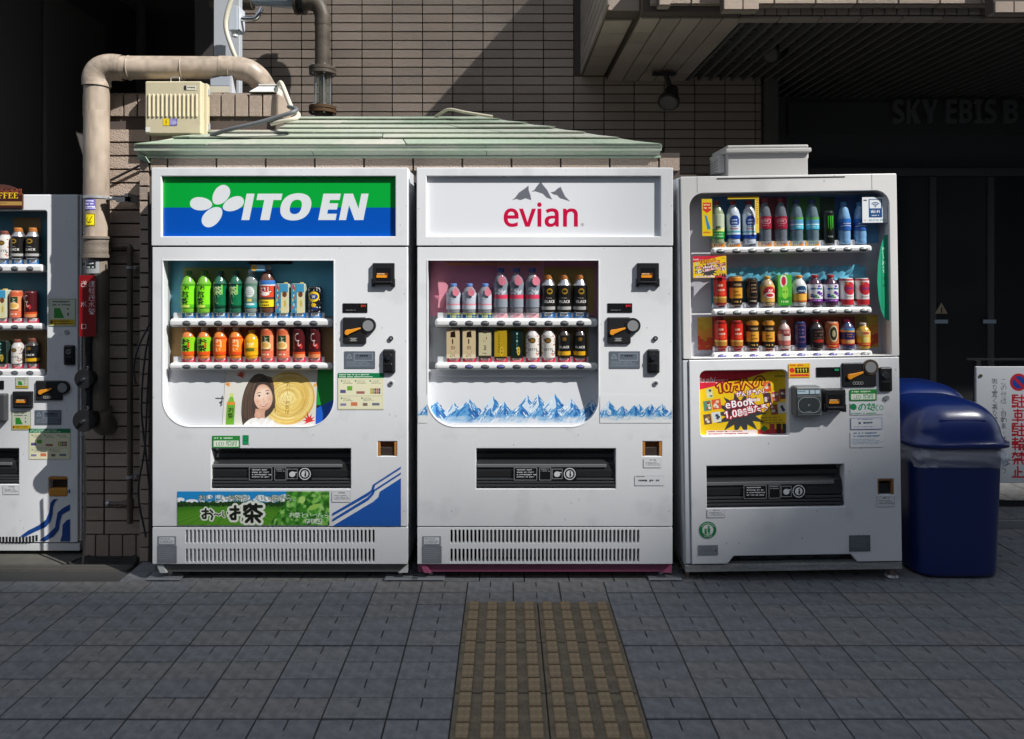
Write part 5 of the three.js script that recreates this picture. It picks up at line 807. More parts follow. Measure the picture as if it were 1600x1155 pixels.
    fill(x, '#f0e0dc', w * .08, h * .905, w * .56, h * .075); fineText(x, w * .1, h * .915, w * .6, 2, h * .018, '#a04040');
    x.fillStyle = '#c42030'; x.fillRect(w * .65, h * .9, w * .35, h * .1); x.fillStyle = '#2a7a34'; x.beginPath(); x.moveTo(w * .72, h * .84); x.lineTo(w * .76, h * .89); x.lineTo(w * .72, h * .94); x.lineTo(w * .68, h * .89); x.fill(); [['#b83a3c', .78], ['#4a1c18', .855], ['#2c2a2c', .92]].forEach(([c, p]) => fill(x, c, w * p, h * .82, w * .055, h * .15)); fineText(x, w * .68, h * .72, w * .95, 3, h * .02, '#9a7a30');
  };
  st('yellow_flyer', 1083, 400, 1135, 434, comic, 8);
  st('wifi_sticker', 1347.5, 308, 1386, 348, (x, w, h) => { fill(x, '#e2e5e8', 0, 0, w, h); fill(x, '#10457e', w * .26, h * .08, w * .54, h * .72); fill(x, '#e2e5e8', w * .3, h * .11, w * .46, h * .33); x.strokeStyle = '#10457e'; for (let i = 1; i < 4; i++) { x.lineWidth = w * .035; x.beginPath(); x.arc(w * .53, h * .4, w * .065 * i, Math.PI * 1.22, Math.PI * 1.78); x.stroke(); } oval(x, '#10457e', w * .53, h * .39, w * .022); words(x, 'Wi-Fi', w * .53, h * .57, h * .15, '#f2f4f6'); fineText(x, w * .38, h * .7, w * .72, 1, h * .04, '#dfe6ee'); words(x, 'Wi-Fi for FREE', w * .6, h * .9, h * .1, '#1c7a8a'); fill(x, '#c83030', w * .08, h * .88, w * .06, h * .03); fill(x, '#445', w * .05, h * .1, w * .14, h * .05); }, 8);
  { const pts = [[1389, 366], [1382, 368], [1376, 386], [1372, 412], [1371, 440], [1373, 466], [1377, 486], [1383, 499], [1391, 502]].map(([a, b]) => { const q = k.un(a, b); return [k.U(q[0], -.013), k.V(q[1], -.013)]; });
    const lf = part('green_leaf_label', new THREE.ShapeGeometry(poly(pts)), M(RGB(.015, .36, .20), .45), g, 0, 0, -.0132); k.print('leaf_print', 1378, 386, 1385, 484, -.0126, (x, w, h) => { fill(x, '#14a070', 0, 0, w, h); jp(x, 'あたし', 0, 0, 0, '#fff'); for (let i = 0; i < 11; i++) jp(x, 'おいしこのくとでは・か'[i], w * .08, i * w * .82, w * .8, i < 8 ? '#cfeede' : '#0d5a3c', .11); }, { res: 6, parent: lf }); }
  // lower door fittings
  k.print('poster', 1092, 577, 1233, 682, -.026, comic, { res: 6 });
  k.print('number_sticker', 1232.5, 568, 1266, 590, .0062, (x, w, h) => { fill(x, '#eab818', 0, 0, w, h); fineText(x, w * .06, h * .08, w * .96, 1, h * .14, '#c8402a'); oval(x, '#d8302a', w * .16, h * .48, w * .12, h * .18); fill(x, '#2a2410', w * .3, h * .3, w * .64, h * .38); words(x, '1111', w * .62, h * .5, h * .36, '#f0dc50'); fill(x, '#d8402a', w * .06, h * .76, w * .88, h * .16); }, { res: 7 });
  const ds2 = k.box('display', 1276, 574, 1313.5, 589, .0, .0066, BLACKG, { r: .001 });
  k.print('digits', 1303, 575.5, 1312.5, 580, .0082, (x, w, h) => { fill(x, '#04140c', 0, 0, w, h); words(x, '820', w / 2, h * .55, h * .9, '#27d488'); }, { res: 10, parent: ds2 });
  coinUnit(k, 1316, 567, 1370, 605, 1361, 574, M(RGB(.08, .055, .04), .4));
  lockUnit(k, 1375, 574, 1395.5, 612.5); k.disc('door_bolt', 1386, 622, .0115, .0, .009, STEEL);
  const nfc = k.box('card_reader', 1243, 604, 1285, 652, -.004, .050, M(RGB(.13, .14, .145), .4), { r: .012 });
  k.print('reader_lamps', 1246, 609, 1281.5, 616, .0515, (x, w, h) => { fill(x, '#3c4346', 0, 0, w, h); fill(x, '#b4c8d4', 2, 3, w * .5, h - 6); fill(x, '#b4c8d4', w * .55, 3, w * .22, h - 6); fill(x, '#b4c8d4', w * .8, 3, w * .19, h - 6); fineText(x, 8, 12, w * .48, 1, 12, '#60757f'); }, { parent: nfc, res: 6 });
  k.print('touch_pad', 1246.5, 620, 1283, 646, .0518, (x, w, h) => { fill(x, '#42494a', 0, 0, w, h); x.strokeStyle = '#c4c8c4'; x.lineWidth = 6; x.beginPath(); x.roundRect(8, 8, w - 16, h - 16, h * .42); x.stroke(); x.fillStyle = '#30363a'; x.fill(); x.fillStyle = '#3e464a'; for (let i = 0; i < 22; i++) for (let j = 0; j < 14; j++) x.fillRect(22 + i * 8.5, 18 + j * 9, 3, 3); words(x, 'IC', w / 2, h / 2, h * .13, '#a8b0b0'); fineText(x, w * .36, h * .86, w * .66, 1, 5, '#a8b0b0'); }, { parent: nfc, res: 6 });
  billUnit(k, 1290, 609, 1322, 641, .045);
  const led3 = k.print('led_sticker', 1328, 608.5, 1370, 626, .0062, led, { res: 6 });
  k.print('eco_logo', 1329, 629, 1381, 648, .0062, (x, w, h) => { fill(x, '#e4e5e7', 0, 0, w, h); x.fillStyle = '#1f8a58'; x.beginPath(); x.ellipse(w * .09, h * .35, w * .1, h * .26, .6, 0, 7); x.fill(); jp(x, 'のむ', w * .23, h * .04, h * .66, '#2a9a66', .15); words(x, 'eco', w * .8, h * .4, h * .76, '#2a9a66', 'normal', 'sans-serif', 'center', w * .4); fineText(x, w * .02, h * .84, w * .98, 1, h * .12, '#5aa884'); }, { res: 6 });
  k.print('blue_label', 1329.5, 653, 1378.5, 671, .0062, (x, w, h) => { fill(x, '#e2e3e6', 0, 0, w, h); x.strokeStyle = '#4a74ac'; x.lineWidth = 4; x.strokeRect(3, 3, w - 6, h - 6); fineText(x, w * .25, h * .36, w * .8, 1, h * .2, '#34506e'); fineText(x, w * .22, h * .1, w * .85, 1, h * .08, '#6a8098'); fineText(x, w * .1, h * .74, w * .95, 1, h * .08, '#8a98a8'); }, { res: 6 });
  k.print('address_print', 1329, 675, 1381, 699, .0062, (x, w, h) => { fill(x, '#e4e5e7', 0, 0, w, h); fineText(x, w * .1, h * .04, w * .98, 2, h * .1, '#4a749c'); fineText(x, w * .04, h * .46, w * .98, 4, h * .05, '#88a0b8'); }, { res: 5 });
  flap(k, 1104, 726.5, 1319, 793);
  const cr = k.box('coin_return', 1370, 747, 1397.5, 774, -.05, -.03, M(RGB(.16, .075, .03), .4), { r: .001 });
  k.box('coin_tray', 1374, 755, 1394, 772, -.03, -.012, BLACKP, { r: .003, parent: cr }); for (const q of [[1371, 748.3, 1396.3, 751], [1371, 751.1, 1373.6, 772.6], [1393.8, 751.1, 1396.4, 772.6]]) k.box('tray_cheek', ...q, -.03, .002, M(RGB(.30, .14, .05), .4), { r: .001, parent: cr });
  k.print('notice', 1370, 776, 1398, 792, .0062, note, { res: 6 }); k.print('notice', 1105, 796, 1133, 809, .0062, note, { res: 6 });
  const rc = k.un(1105.5, 827.5); part('recycle_sticker', new THREE.CircleGeometry(.0375, 36), M('#ffffff', .45, { map: canvas(160, 160, (x, w, h) => { fill(x, '#0f7a44', 0, 0, w, h); oval(x, '#d6dad6', 80, 80, 52); x.fillStyle = '#0f7a44'; oval(x, '#0f7a44', 88, 50, 10); x.fillRect(78, 62, 22, 38); x.fillRect(78, 98, 8, 26); x.fillRect(92, 98, 8, 26); x.fillRect(48, 76, 22, 44); x.fillRect(44, 68, 30, 6); for (let i = 0; i < 12; i++) { const a = -2.6 + i * .19; fill(x, '#d6dad6', 80 + Math.cos(a) * 65 - 4, 80 + Math.sin(a) * 65 - 4, 8, 8); } for (let i = 0; i < 6; i++) { const a = 1 + i * .22; fill(x, '#d6dad6', 80 + Math.cos(a) * 65 - 4, 80 + Math.sin(a) * 65 - 4, 8, 8); } }) }), g, k.U(rc[0]), k.V(rc[1]), .0062);
  k.print('data_plate', 1091, 852, 1122, 868, .0062, (x, w, h) => { fill(x, '#7c8288', 0, 0, w, h); fineText(x, w * .15, h * .2, w * .85, 3, h * .09, '#666c72'); fill(x, '#4c5258', w * .86, h * .4, 8, 16); });
  k.print('data_plate', 1327, 836.5, 1360, 862, .0062, (x, w, h) => { fill(x, '#5e646a', 0, 0, w, h); fineText(x, w * .08, h * .1, w * .94, 6, h * .06, '#7c8288'); });
  for (const px of [1079, 1403]) for (const zz of [-.05, -.16]) { const f = part('foot', cyl(.010, .010, .05, 12), M(RGB(.25, .18, .14), .6, { metalness: .5 }), g, X(px), .022, zz); part('foot_pad', cyl(.026, .03, .01, 18), STEEL, f, 0, -.02, 0); }
  return k;
})();
{ // grey plastic box on the roof of that machine
  const Z = 3.12, x = MX(1196, Z), y = MY(273, 3) - .008, s = thing('roof_box', 'pale grey plastic box with clipped lid on the roof of a machine', 'utility box', [x, y, -Z]);
  const m = M(RGB(.43, .415, .40), .5), W = MX(1263, Z) - MX(1137, Z), H = MY(237, Z) - y, ox = .012; s.rotation.z = .012;
  part('body', span(-W / 2 + ox, W / 2 + ox, 0, H, -.22, 0, .006), m, s);
  part('lid', join([span(-W / 2 + ox - .012, W / 2 + ox + .010, H - .006, H + .014, -.235, .016, .005), span(-W / 2 + ox - .003, W / 2 + ox, H + .0145, H + .030, -.225, .008, .006)]), m, s);
  part('side_clip', span(-W / 2 + ox - .035, -W / 2 + ox - .001, .04, H - .008, -.14, -.03, .006), m, s); for (let i = 0; i < 5; i++) part('clip_rib', span(-W / 2 + ox - .041, -W / 2 + ox - .0355, .045 + i * .013, .052 + i * .013, -.13, -.032), m, s);
  part('latch', span(W / 2 + ox + .001, W / 2 + ox + .012, H - .03, H - .007, -.1, -.02, .003), m, s);
}
// ---- machine in the shadow on the left
const k0 = (() => {
  const Zf = 3.45, gx = MX(-45, Zf), g = thing('vending_machine', 'white vending machine in shadow with a coffee topper beside the standpipe', 'vending machine', [gx, -.075, -Zf]), k = frame(g, gx, Zf);
  const V0 = k.V; k.V = (p, z = 0) => V0(p, z) + .075;
  const x0 = k.U(-215), x1 = k.U(108), xr = k.U(125, 0), yT = k.V(304), S = FOCAL / Zf;
  cabinet(k, x0, xr, k.V(850), yT, -.06, .6, M(RGB(.6, .61, .63), .4));
  const ds = rrect(new THREE.Shape(), x0, k.V(848), xr - .012, yT, .006); k.hole(ds, -160, 329, 73, 588, [4, 4, 4, 4]); k.hole(ds, -150, 701, 29, 757, 0); k.hole(ds, 75.5, 745, 105, 776, 4);
  part('door', uvScale(plate(ds, .055, .004), .8), WHITE, g);
  part('door_return', span(xr - .0115, xr, k.V(848), yT, -.055, -.012, .005), WHITE, g);
  showcase(k, -160, 329, 73, 588, .086, M(RGB(.04, .17, .24), .5), M(RGB(.08, .2, .27), .5));
  k.print('lower_backdrop', -160, 516, 73, 580, -.0848, M(RGB(.32, .20, .08), .5)); k.print('display_card', 20, 340, 64, 404, -.083, M(RGB(.22, .15, .045), .5));
  rail(k, -155, 70, 413, 426, 9, -141, 23.8, TAG.blue); rail(k, -155, 70, 505, 516, 9, -141, 23.8, TAG.red); rail(k, -155, 70, 576.5, 587, 9, -141, 23.8, TAG.red);
  const gs = new THREE.Shape(); rrect(gs, ...k.rect(-161, 328, 74, 589), 4 / S); part('window', new THREE.ShapeGeometry(gs, 8), GLASS, g, 0, 0, -.012);
  const surf = (x, w, h) => { fill(x, '#c9cdb8', 0, 0, w, h); x.strokeStyle = '#3f6a34'; x.lineWidth = 4; x.strokeRect(3, 3, w - 6, h - 6); fineText(x, w * .18, h * .2, w * .9, 1, h * .06, '#4a5058'); x.fillStyle = '#2f8a34'; x.beginPath(); x.moveTo(w * .2, h * .34); x.lineTo(w * .42, h * .34); x.lineTo(w * .58, h * .7); x.lineTo(w * .2, h * .7); x.fill(); fill(x, '#5a6470', w * .68, h * .34, w * .06, h * .06); oval(x, '#5a6470', w * .72, h * .56, w * .03, h * .07); fill(x, '#c8a41c', w * .04, h * .75, w * .92, h * .2); fill(x, '#6a2c14', w * .07, h * .79, w * .08, h * .11); fineText(x, w * .2, h * .79, w * .95, 2, h * .045, '#6a5414'); };
  const surf2 = (x, w, h) => { surf(x, w, h); fill(x, '#c9cdb8', w * .08, h * .05, w * .84, h * .22); fineText(x, w * .14, h * .08, w * .9, 2, h * .06, '#4a5058'); };
  k.print('card_sticker', 76, 467, 118, 510, .0018, surf2, { res: 6 }); k.print('card_sticker', 24, 590, 44, 607, .0018, surf2, { res: 8 }); k.print('card_sticker', 18, 643, 48, 672, .0018, surf2, { res: 7 });
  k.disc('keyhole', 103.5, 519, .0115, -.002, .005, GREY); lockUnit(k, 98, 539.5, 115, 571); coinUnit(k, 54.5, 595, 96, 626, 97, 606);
  billUnit(k, 19, 612, 49.5, 638, .012, false); k.print('rating_plate', 54, 641, 95.5, 664, .0018, mplate); k.print('eco_sticker', 45, 670, 109.5, 718, .0018, eco, { res: 5 });
  const b = k.box('card_reader', -30, 616, 7, 659, -.003, .03, M(RGB(.07, .075, .08), .4), { r: .008 }); k.box('display', -35, 595, 5.5, 608.5, -.003, .003, BLACKG, { r: .001 });
  flap(k, -150, 701, 29, 757); k.print('notice', 4, 759, 30, 773, .0018, note, { res: 6 });
  const cr = k.box('coin_return', 74, 744, 106, 777, -.05, -.035, M(RGB(.05, .035, .03), .4), { r: .001 }); k.box('coin_tray', 76, 764, 104.5, 775.5, -.03, .003, M(RGB(.55, .24, .03), .4), { r: .004, parent: cr }); k.box('tray_hood', 76, 745.5, 104.5, 749.5, -.03, .003, M(RGB(.40, .17, .03), .4), { r: .002, parent: cr });
  const B = M(RGB(.01, .06, .27), .35), v = (p) => [k.U(p[0]), k.V(p[1])], film = (l) => part('blue_ribbon', new THREE.ShapeGeometry(poly(l.map(v))), B, g, 0, 0, .0018);
  film([[91, 780], [84, 780], [79, 786], [77, 800], [72, 812], [60, 821], [44, 829], [32, 838], [38, 839], [56, 830], [72, 823], [79, 815], [82, 804], [83, 792], [86, 784]]); film([[109.5, 788], [98, 794], [90, 801], [88, 812], [86, 824], [76, 834], [62, 844], [70, 846], [84, 838], [92, 828], [94, 814], [97, 804], [109.5, 797]]); film([[109.5, 811], [104, 813], [98, 820], [97, 836], [94, 846], [109.5, 846]]); film([[109.5, 764], [107, 766], [107, 771], [109.5, 770]]);
  for (let i = 0; i < 22; i++) part('louvre_slot', boxGeo(.010, .03, .002, 0), DARK, g, k.U(-52 + i * 5.2), k.V(843.5) + (i > 18 ? (i - 18) * .003 : 0), .0005);
  part('base_rail', span(x0 + .004, xr - .004, k.V(861.5), k.V(850), -.5, -.004, .003), M(RGB(.62, .63, .64), .4), g);
  for (const px of [-200, 110]) part('foot', boxGeo(.05, k.V(862), .06, .003), DARK, g, k.U(px), k.V(862) / 2, -.06);
  // coffee topper card standing on the door
  const tq = k.rect(-150, 288, 35, 326, .012), hs = new THREE.Shape(); hs.moveTo(tq[0], tq[1]); hs.lineTo(tq[2], tq[1]); hs.lineTo(tq[2], tq[1] + .07); hs.quadraticCurveTo(tq[2] - .04, tq[3], tq[2] - .12, tq[3]); hs.lineTo(tq[0], tq[3]);
  const tp = part('topper', new THREE.ExtrudeGeometry(hs, { depth: .008, bevelEnabled: false }), M(RGB(.09, .03, .02), .55), g, 0, 0, .004);
  k.print('topper_print', -148, 295, 34, 325, .0142, (x, w, h) => { fill(x, '#3a1614', 0, 0, w, h); for (let i = 0; i < 500; i++) oval(x, ['#6a3020', '#8a4028', '#4a1c14', '#a0583a'][i % 4], hash(i, 1, 2) * w, hash(i, 2, 2) * h * .3, 5, 3.4, i); words(x, 'COFFEE', w * .83, h * .35, h * .42, '#e8c418', 'bold', 'serif', 'center', w * .33); fill(x, '#b08a4a', 0, h * .66, w, h * .2); fineText(x, w * .6, h * .72, w * .95, 1, h * .07, '#7a5a28'); }, { res: 4, parent: tp });
  return k;
})();
// ---------------------------------------------------------------- drinks on show, each a thing of its own
const lathe = (pts, n = 26) => new THREE.LatheGeometry(pts.map(([r, y]) => new THREE.Vector2(r, y)), n, Math.PI, Math.PI * 2);
const drinkGeo = {};
function shapes(type, h, r) {
  const k = type + h.toFixed(3) + r.toFixed(3);
  if (drinkGeo[k]) return drinkGeo[k];
  const P = (l) => { const q = lathe(l.map(([a, b]) => [a * r, b * h])), u = q.attributes.uv, p = q.attributes.position, y0 = l[0][1] * h, y1 = l[l.length - 1][1] * h; if (y1 > y0) for (let i = 0; i < u.count; i++) u.setY(i, (p.getY(i) - y0) / (y1 - y0)); return q; }, e = 1.012;
  const o = {};
  if (type === 'pet') { o.body = P([[.01, 0], [.84, 0], [.95, .03], [.95, .10], [.90, .12], [.96, .14], [.96, .66], [.93, .70], [.78, .79], [.46, .88], [.40, .90], [.40, .925], [.01, .925]]); o.label = P([[e, .13], [e, .66], [.97, .69]]); o.cap = P([[.44, .905], [.47, .91], [.47, .985], [.42, 1], [.01, 1]]); }
  if (type === 'tall') { o.body = P([[.01, 0], [.80, 0], [.94, .03], [.94, .12], [.88, .14], [.94, .16], [.94, .30], [.92, .32], [.96, .34], [.96, .60], [.86, .68], [.80, .72], [.66, .82], [.42, .90], [.38, .92], [.01, .92]]); o.label = P([[e, .33], [e, .60]]); o.cap = P([[.44, .905], [.47, .91], [.47, .985], [.42, 1], [.01, 1]]); }
  if (type === 'can') { o.body = P([[.01, 0], [.80, 0], [.92, .025], [.98, .045], [.98, .93], [.90, .965], [.90, .99], [.87, 1], [.84, .985], [.01, .98]]); o.label = P([[.935, .03], [e, .05], [e, .925], [.93, .962]]); }
  if (type === 'bcan') { o.body = P([[.01, 0], [.82, 0], [.93, .02], [.98, .035], [.98, .70], [.93, .74], [.62, .86], [.56, .875], [.01, .875]]); o.label = P([[.955, .025], [e, .04], [e, .70], [.985, .72]]); o.cap = P([[.60, .868], [.62, .872], [.62, .975], [.57, 1], [.01, 1]]); }
  if (type === 'carton') { o.body = boxGeo(r * 1.9, h, r * 1.3, .006).clone().translate(0, h / 2, 0); o.label = new THREE.PlaneGeometry(r * 1.86, h * .98).translate(0, h / 2, r * .65 + .0008); o.cap = boxGeo(r * .5, h * .04, r * .5, .002).clone().translate(r * .4, h * 1.02, 0); }
  return drinkGeo[k] = o;
}
// label print: the middle half of the canvas is what faces the street (the whole of it on a carton)
const D = {};
function design(id, body, cap, draw, opt = {}) { D[id] = { body: body.isMaterial ? body : M(RGB(...body), .22, { clearcoat: .5, clearcoatRoughness: .1 }), cap: cap && (cap.isMaterial ? cap : M(RGB(...cap), .4)), label: draw && M('#ffffff', .32, { map: canvas(192, 160, (x, w, h) => { if (!opt.flat) { x.translate(w / 2, 0); x.scale(.66, 1); x.translate(-w / 2, 0); } draw(x, w, h, w / 2); }) }), ...opt }; }
const bands = (x, w, h, ...l) => { let y = 0; for (const [f, c] of l) { fill(x, c, 0, y * h, w, (f - y) * h + 1); y = f; } };
const PETC = (r, g, b) => M(RGB(r, g, b), .08, { transmission: .75, thickness: 0, ior: 1.3 });
const SILVER = M(RGB(.6, .61, .62), .28, { metalness: .85 });
design('greentea', [.16, .42, .03], [.10, .26, .05], (x, w, h, c) => { bands(x, w, h, [.10, '#4f9a1c'], [.86, '#7fdc22'], [1, '#4fae1e']); jp(x, 'お〜い', c - 2, h * .08, h * .17, '#15260c', .15, true); jp(x, 'お茶', c - 24, h * .30, h * .27, '#121f0a', .15, true); fill(x, '#c8402c', c - 34, h * .14, 6, 26); fill(x, '#c8d860', c - 30, h * .88, 60, h * .1); });
design('darktea', [.02, .12, .07], [.03, .13, .08], (x, w, h, c) => { bands(x, w, h, [.08, '#06281c'], [.9, '#0a6a42'], [1, '#0a3a28']); x.fillStyle = '#06301f'; x.fillRect(0, 0, c - 4, h); jp(x, '茶', c - 30, h * .1, h * .36, '#b9c890', .12); jp(x, 'いし', c - 22, h * .42, h * .2, '#8fae7a', .12, true); fill(x, '#7ac84a', c + 22, h * .04, 10, h * .4); });
design('mineral', PETC(.75, .86, .82), [.55, .58, .56], (x, w, h, c) => { bands(x, w, h, [.12, '#5c7c6c'], [.62, '#6e8f80'], [.80, '#5a7c78'], [1, '#2aa0a4']); oval(x, '#d3d9d6', c, h * .36, 30, 36); fineText(x, c - 20, h * .3, c + 22, 3, 6, '#8f9c98'); fill(x, '#e0cc68', c - 16, h * .64, 30, 18); oval(x, '#d9e2e0', c + 4, h * .86, 30, 7); });
design('barley', [.12, .05, .03], [.30, .32, .32], (x, w, h, c) => { bands(x, w, h, [.16, '#3e74b8'], [.2, '#dfe6ea'], [.62, '#d4482a'], [.72, '#5c3a34'], [.98, '#e8cc22']); jp(x, 'むし', c - 28, h * .24, h * .22, '#f4ece4', .14, false, '#8a1c14'); oval(x, '#f0e8da', c + 4, h * .5, 26, 12); fineText(x, c - 32, h * .78, c + 34, 2, 10, '#5a4a14'); });
design('milkcarton', [.50, .56, .45], [.66, .45, .12], (x, w, h, c) => { bands(x, w, h, [.30, '#4aa4d0'], [1, '#ece4b4']); fill(x, '#4a9cba', 0, 0, w * .45, h); for (let i = 0; i < 12; i++) oval(x, ['#e8e4c0', '#d8502c', '#f0c83c', '#3c70b0'][i % 4], w * (.08 + .3 * hash(i, 1, 9)), h * (.08 + .08 * i), 9); oval(x, '#7a4a30', w * .72, h * .36, 34, 16); oval(x, '#d8c050', w * .76, h * .68, 16, 20); oval(x, '#d83a48', w * .16, h * .1, 14); }, { flat: 1 });
design('dotcan', [.03, .03, .035], null, (x, w, h, c) => { fill(x, '#14161c', 0, 0, w, h); for (let i = 0; i < 70; i++) oval(x, '#e4e6ea', hash(i, 1, 5) * w, hash(i, 2, 5) * h, 3.4); oval(x, '#e6c22e', c, h * .36, 40, 34); oval(x, '#243c86', c, h * .36, 30, 18); words(x, 'W', c, h * .36, 26, '#e8e4d0'); oval(x, '#e6b81e', c, h * .7, 16, 14); oval(x, '#20306a', c, h * .84, 30, 10); });
design('warmtea', [.62, .18, .03], [.50, .42, .36], (x, w, h, c) => { bands(x, w, h, [.80, '#86c422'], [1, '#e0521a']); jp(x, 'お茶', c - 26, h * .08, h * .34, '#15220a', .15, true); fill(x, '#d8381c', c + 18, h * .3, 10, 46); });
design('hojicha', [.66, .19, .02], [.55, .46, .40], (x, w, h, c) => { bands(x, w, h, [.1, '#c84818'], [.82, '#f0761c'], [1, '#d84a16']); fill(x, '#c8521c', c - 40, 0, 26, h); jp(x, 'お〜い', c - 12, h * .1, h * .22, '#f4dcc0', .12, true); fill(x, '#f2c890', c + 18, h * .2, 8, 60); });
design('lemon', [.66, .30, .01], [.55, .30, .04], (x, w, h, c) => { bands(x, w, h, [.5, '#eeb018'], [.76, '#e0981a'], [1, '#f0a814']); words(x, '100', c, h * .28, 30, '#f8eec0', 'bold italic'); fill(x, '#5c6a1c', c - 30, h * .54, 60, h * .2); oval(x, '#f8d860', c + 8, h * .42, 18, 10); });
design('soupcan', [.55, .22, .14], null, (x, w, h, c) => { bands(x, w, h, [.18, '#c8603c'], [.74, '#d88a62'], [1, '#d86e50']); fill(x, '#243c1c', c - 30, h * .2, 60, h * .24); jp(x, 'と', c - 10, h * .24, h * .17, '#e8e4cc', .12); oval(x, '#f0d29a', c, h * .56, 40, 24); oval(x, '#e0b060', c, h * .54, 30, 14); fill(x, '#7a2a1c', c - 34, h * .68, 68, 8); fineText(x, c - 26, h * .84, c + 30, 1, 10, '#f4e0d0'); });
design('beancan', [.12, .02, .02], null, (x, w, h, c) => { bands(x, w, h, [.78, '#4a1216'], [.86, '#c8481c'], [1, '#d88a5c']); x.strokeStyle = '#e4d8d0'; x.lineWidth = 5; x.beginPath(); x.arc(c, h * .26, 20, 1, 5); x.stroke(); for (let i = 0; i < 9; i++) oval(x, ['#b8302c', '#8c1c1e'][i % 2], c + (hash(i, 1) - .5) * 54, h * (.5 + .14 * hash(i, 2)), 10, 7, i); jp(x, 'し', c - 8, h * .38, h * .2, '#efe6dc', .12); });
design('smallwater', PETC(.82, .86, .92), [.10, .22, .55], (x, w, h, c) => { bands(x, w, h, [.66, '#b4bac6'], [.74, '#d8808c'], [1, '#bcc1ca']); for (let i = 0; i < 20; i++) oval(x, ['#c4ccd6', '#78808e'][i % 2], hash(i, 3, 3) * w, h * .64 * hash(i, 4, 3), 9, 3, i); }, { drop: 1 });
design('tallwater', PETC(.78, .82, .88), [.05, .09, .28], (x, w, h, c) => { bands(x, w, h, [.5, '#7d8591'], [.66, '#d0405a'], [1, '#8b919c']); for (let i = 0; i < 12; i++) oval(x, '#c9ced6', c - 30 + hash(i, 4, 6) * 70, h * (.28 + .2 * hash(i, 5, 6)), 10, 4, i); }, { drop: 1 });
design('blackbcan', SILVER, [.42, .15, .03], (x, w, h, c) => { bands(x, w, h, [.78, '#1c1a18'], [.9, '#a9a8a6'], [1, '#1c1a18']); oval(x, '#a07a1c', c, h * .22, 20, 18); oval(x, '#221c14', c, h * .22, 14, 8); words(x, 'TULLY', c, h * .22, 0, '#000'); words(x, 'BLACK', c, h * .60, 24, '#e9e6e0', 'bold', 'sans-serif', 'center', 74); fineText(x, c - 24, h * .45, c + 24, 1, 7, '#8c887e'); });
design('creamcan', [.40, .33, .24], null, (x, w, h, c) => { bands(x, w, h, [.06, '#8c7a60'], [.86, '#cdb892'], [1, '#e0cfb0']); x.fillStyle = '#241812'; x.beginPath(); x.moveTo(c - 34, h * .10); x.lineTo(c + 30, h * .06); x.lineTo(c + 38, h * .28); x.lineTo(c - 40, h * .28); x.fill(); oval(x, '#3a281e', c - 6, h * .42, 10, 16); words(x, 'RICH', c, h * .64, 26, '#5a4530', 'bold', 'sans-serif', 'center', 64); x.strokeStyle = '#8a7452'; x.lineWidth = 3; x.beginPath(); x.arc(c, h * .62, 42, .4, 2.7); x.stroke(); fill(x, '#4a8a3c', c - 44, h * .90, 18, 8); fineText(x, c - 20, h * .9, c + 44, 1, 8, '#7a6a50'); }, { flat: 1 });
design('cup26', [.36, .33, .25], null, (x, w, h, c) => { bands(x, w, h, [.08, '#2a2420'], [.9, '#c6bd98'], [1, '#3a332a']); fill(x, '#38302a', c - 30, 0, 60, h * .1); oval(x, '#a8503a', c + 22, h * .28, 9, 8); words(x, '26', c, h * .62, 40, '#40382a', 'bold'); fineText(x, c - 40, h * .80, c + 40, 1, 8, '#5a503c'); fineText(x, c - 30, h * .36, c + 24, 1, 8, '#8a8066'); }, { flat: 1 });
design('goldcan', [.42, .30, .02], null, (x, w, h, c) => { fill(x, '#b8981c', 0, 0, w, h); fill(x, '#6a5a14', c - 34, h * .1, 18, h * .7); fineText(x, c - 30, h * .14, c - 18, 8, 8, '#d8b83c'); oval(x, '#e8c234', c + 18, h * .74, 26); oval(x, '#8c6a14', c + 18, h * .74, 17); words(x, '350', c + 18, h * .74, 16, '#f4dc70'); bandAt(x, w, h, .94, '#2a2410'); }, { flat: 1 });
design('greenblack', [.03, .05, .04], null, (x, w, h, c) => { fill(x, '#10201c', 0, 0, w, h); for (let i = 0; i < 6; i++) fill(x, ['#8ac0b4', '#3c6a64'][i % 2], c - 12, h * (.08 + i * .13), 26, h * .08); oval(x, '#e8c234', c + 26, h * .74, 25); oval(x, '#8c6a14', c + 26, h * .74, 16); words(x, '350', c + 26, h * .74, 15, '#f4dc70'); bandAt(x, w, h, .94, '#2a2410'); }, { flat: 1 });
design('latte', [.52, .50, .48], [.20, .06, .04], (x, w, h, c) => { fill(x, '#d6d2cc', 0, 0, w, h); for (let i = 0; i < 34; i++) oval(x, ['#b0583a', '#7a3a28', '#3a3e58', '#c8906a'][i % 4], c + (i % 2 ? -1 : 1) * (24 + 44 * hash(i, 1, 7)), h * hash(i, 2, 7) * .9, 6, 5); oval(x, '#5a4420', c - 2, h * .22, 22, 20); oval(x, '#8c6a24', c - 2, h * .22, 14, 9); words(x, 'LATTE', c, h * .62, 24, '#4a4440', 'bold', 'sans-serif', 'center', 72); });
design('blackgold', [.05, .04, .035], [.16, .05, .03], (x, w, h, c) => { bands(x, w, h, [.70, '#171718'], [.88, '#d8a41c'], [1, '#241c14']); oval(x, '#7a5a1c', c, h * .16, 16, 14); words(x, 'BLACK', c, h * .52, 24, '#e4e2dc', 'bold', 'sans-serif', 'center', 74); });
function bandAt(x, w, h, f, c) { fill(x, c, 0, h * f, w, h * (1 - f)); }
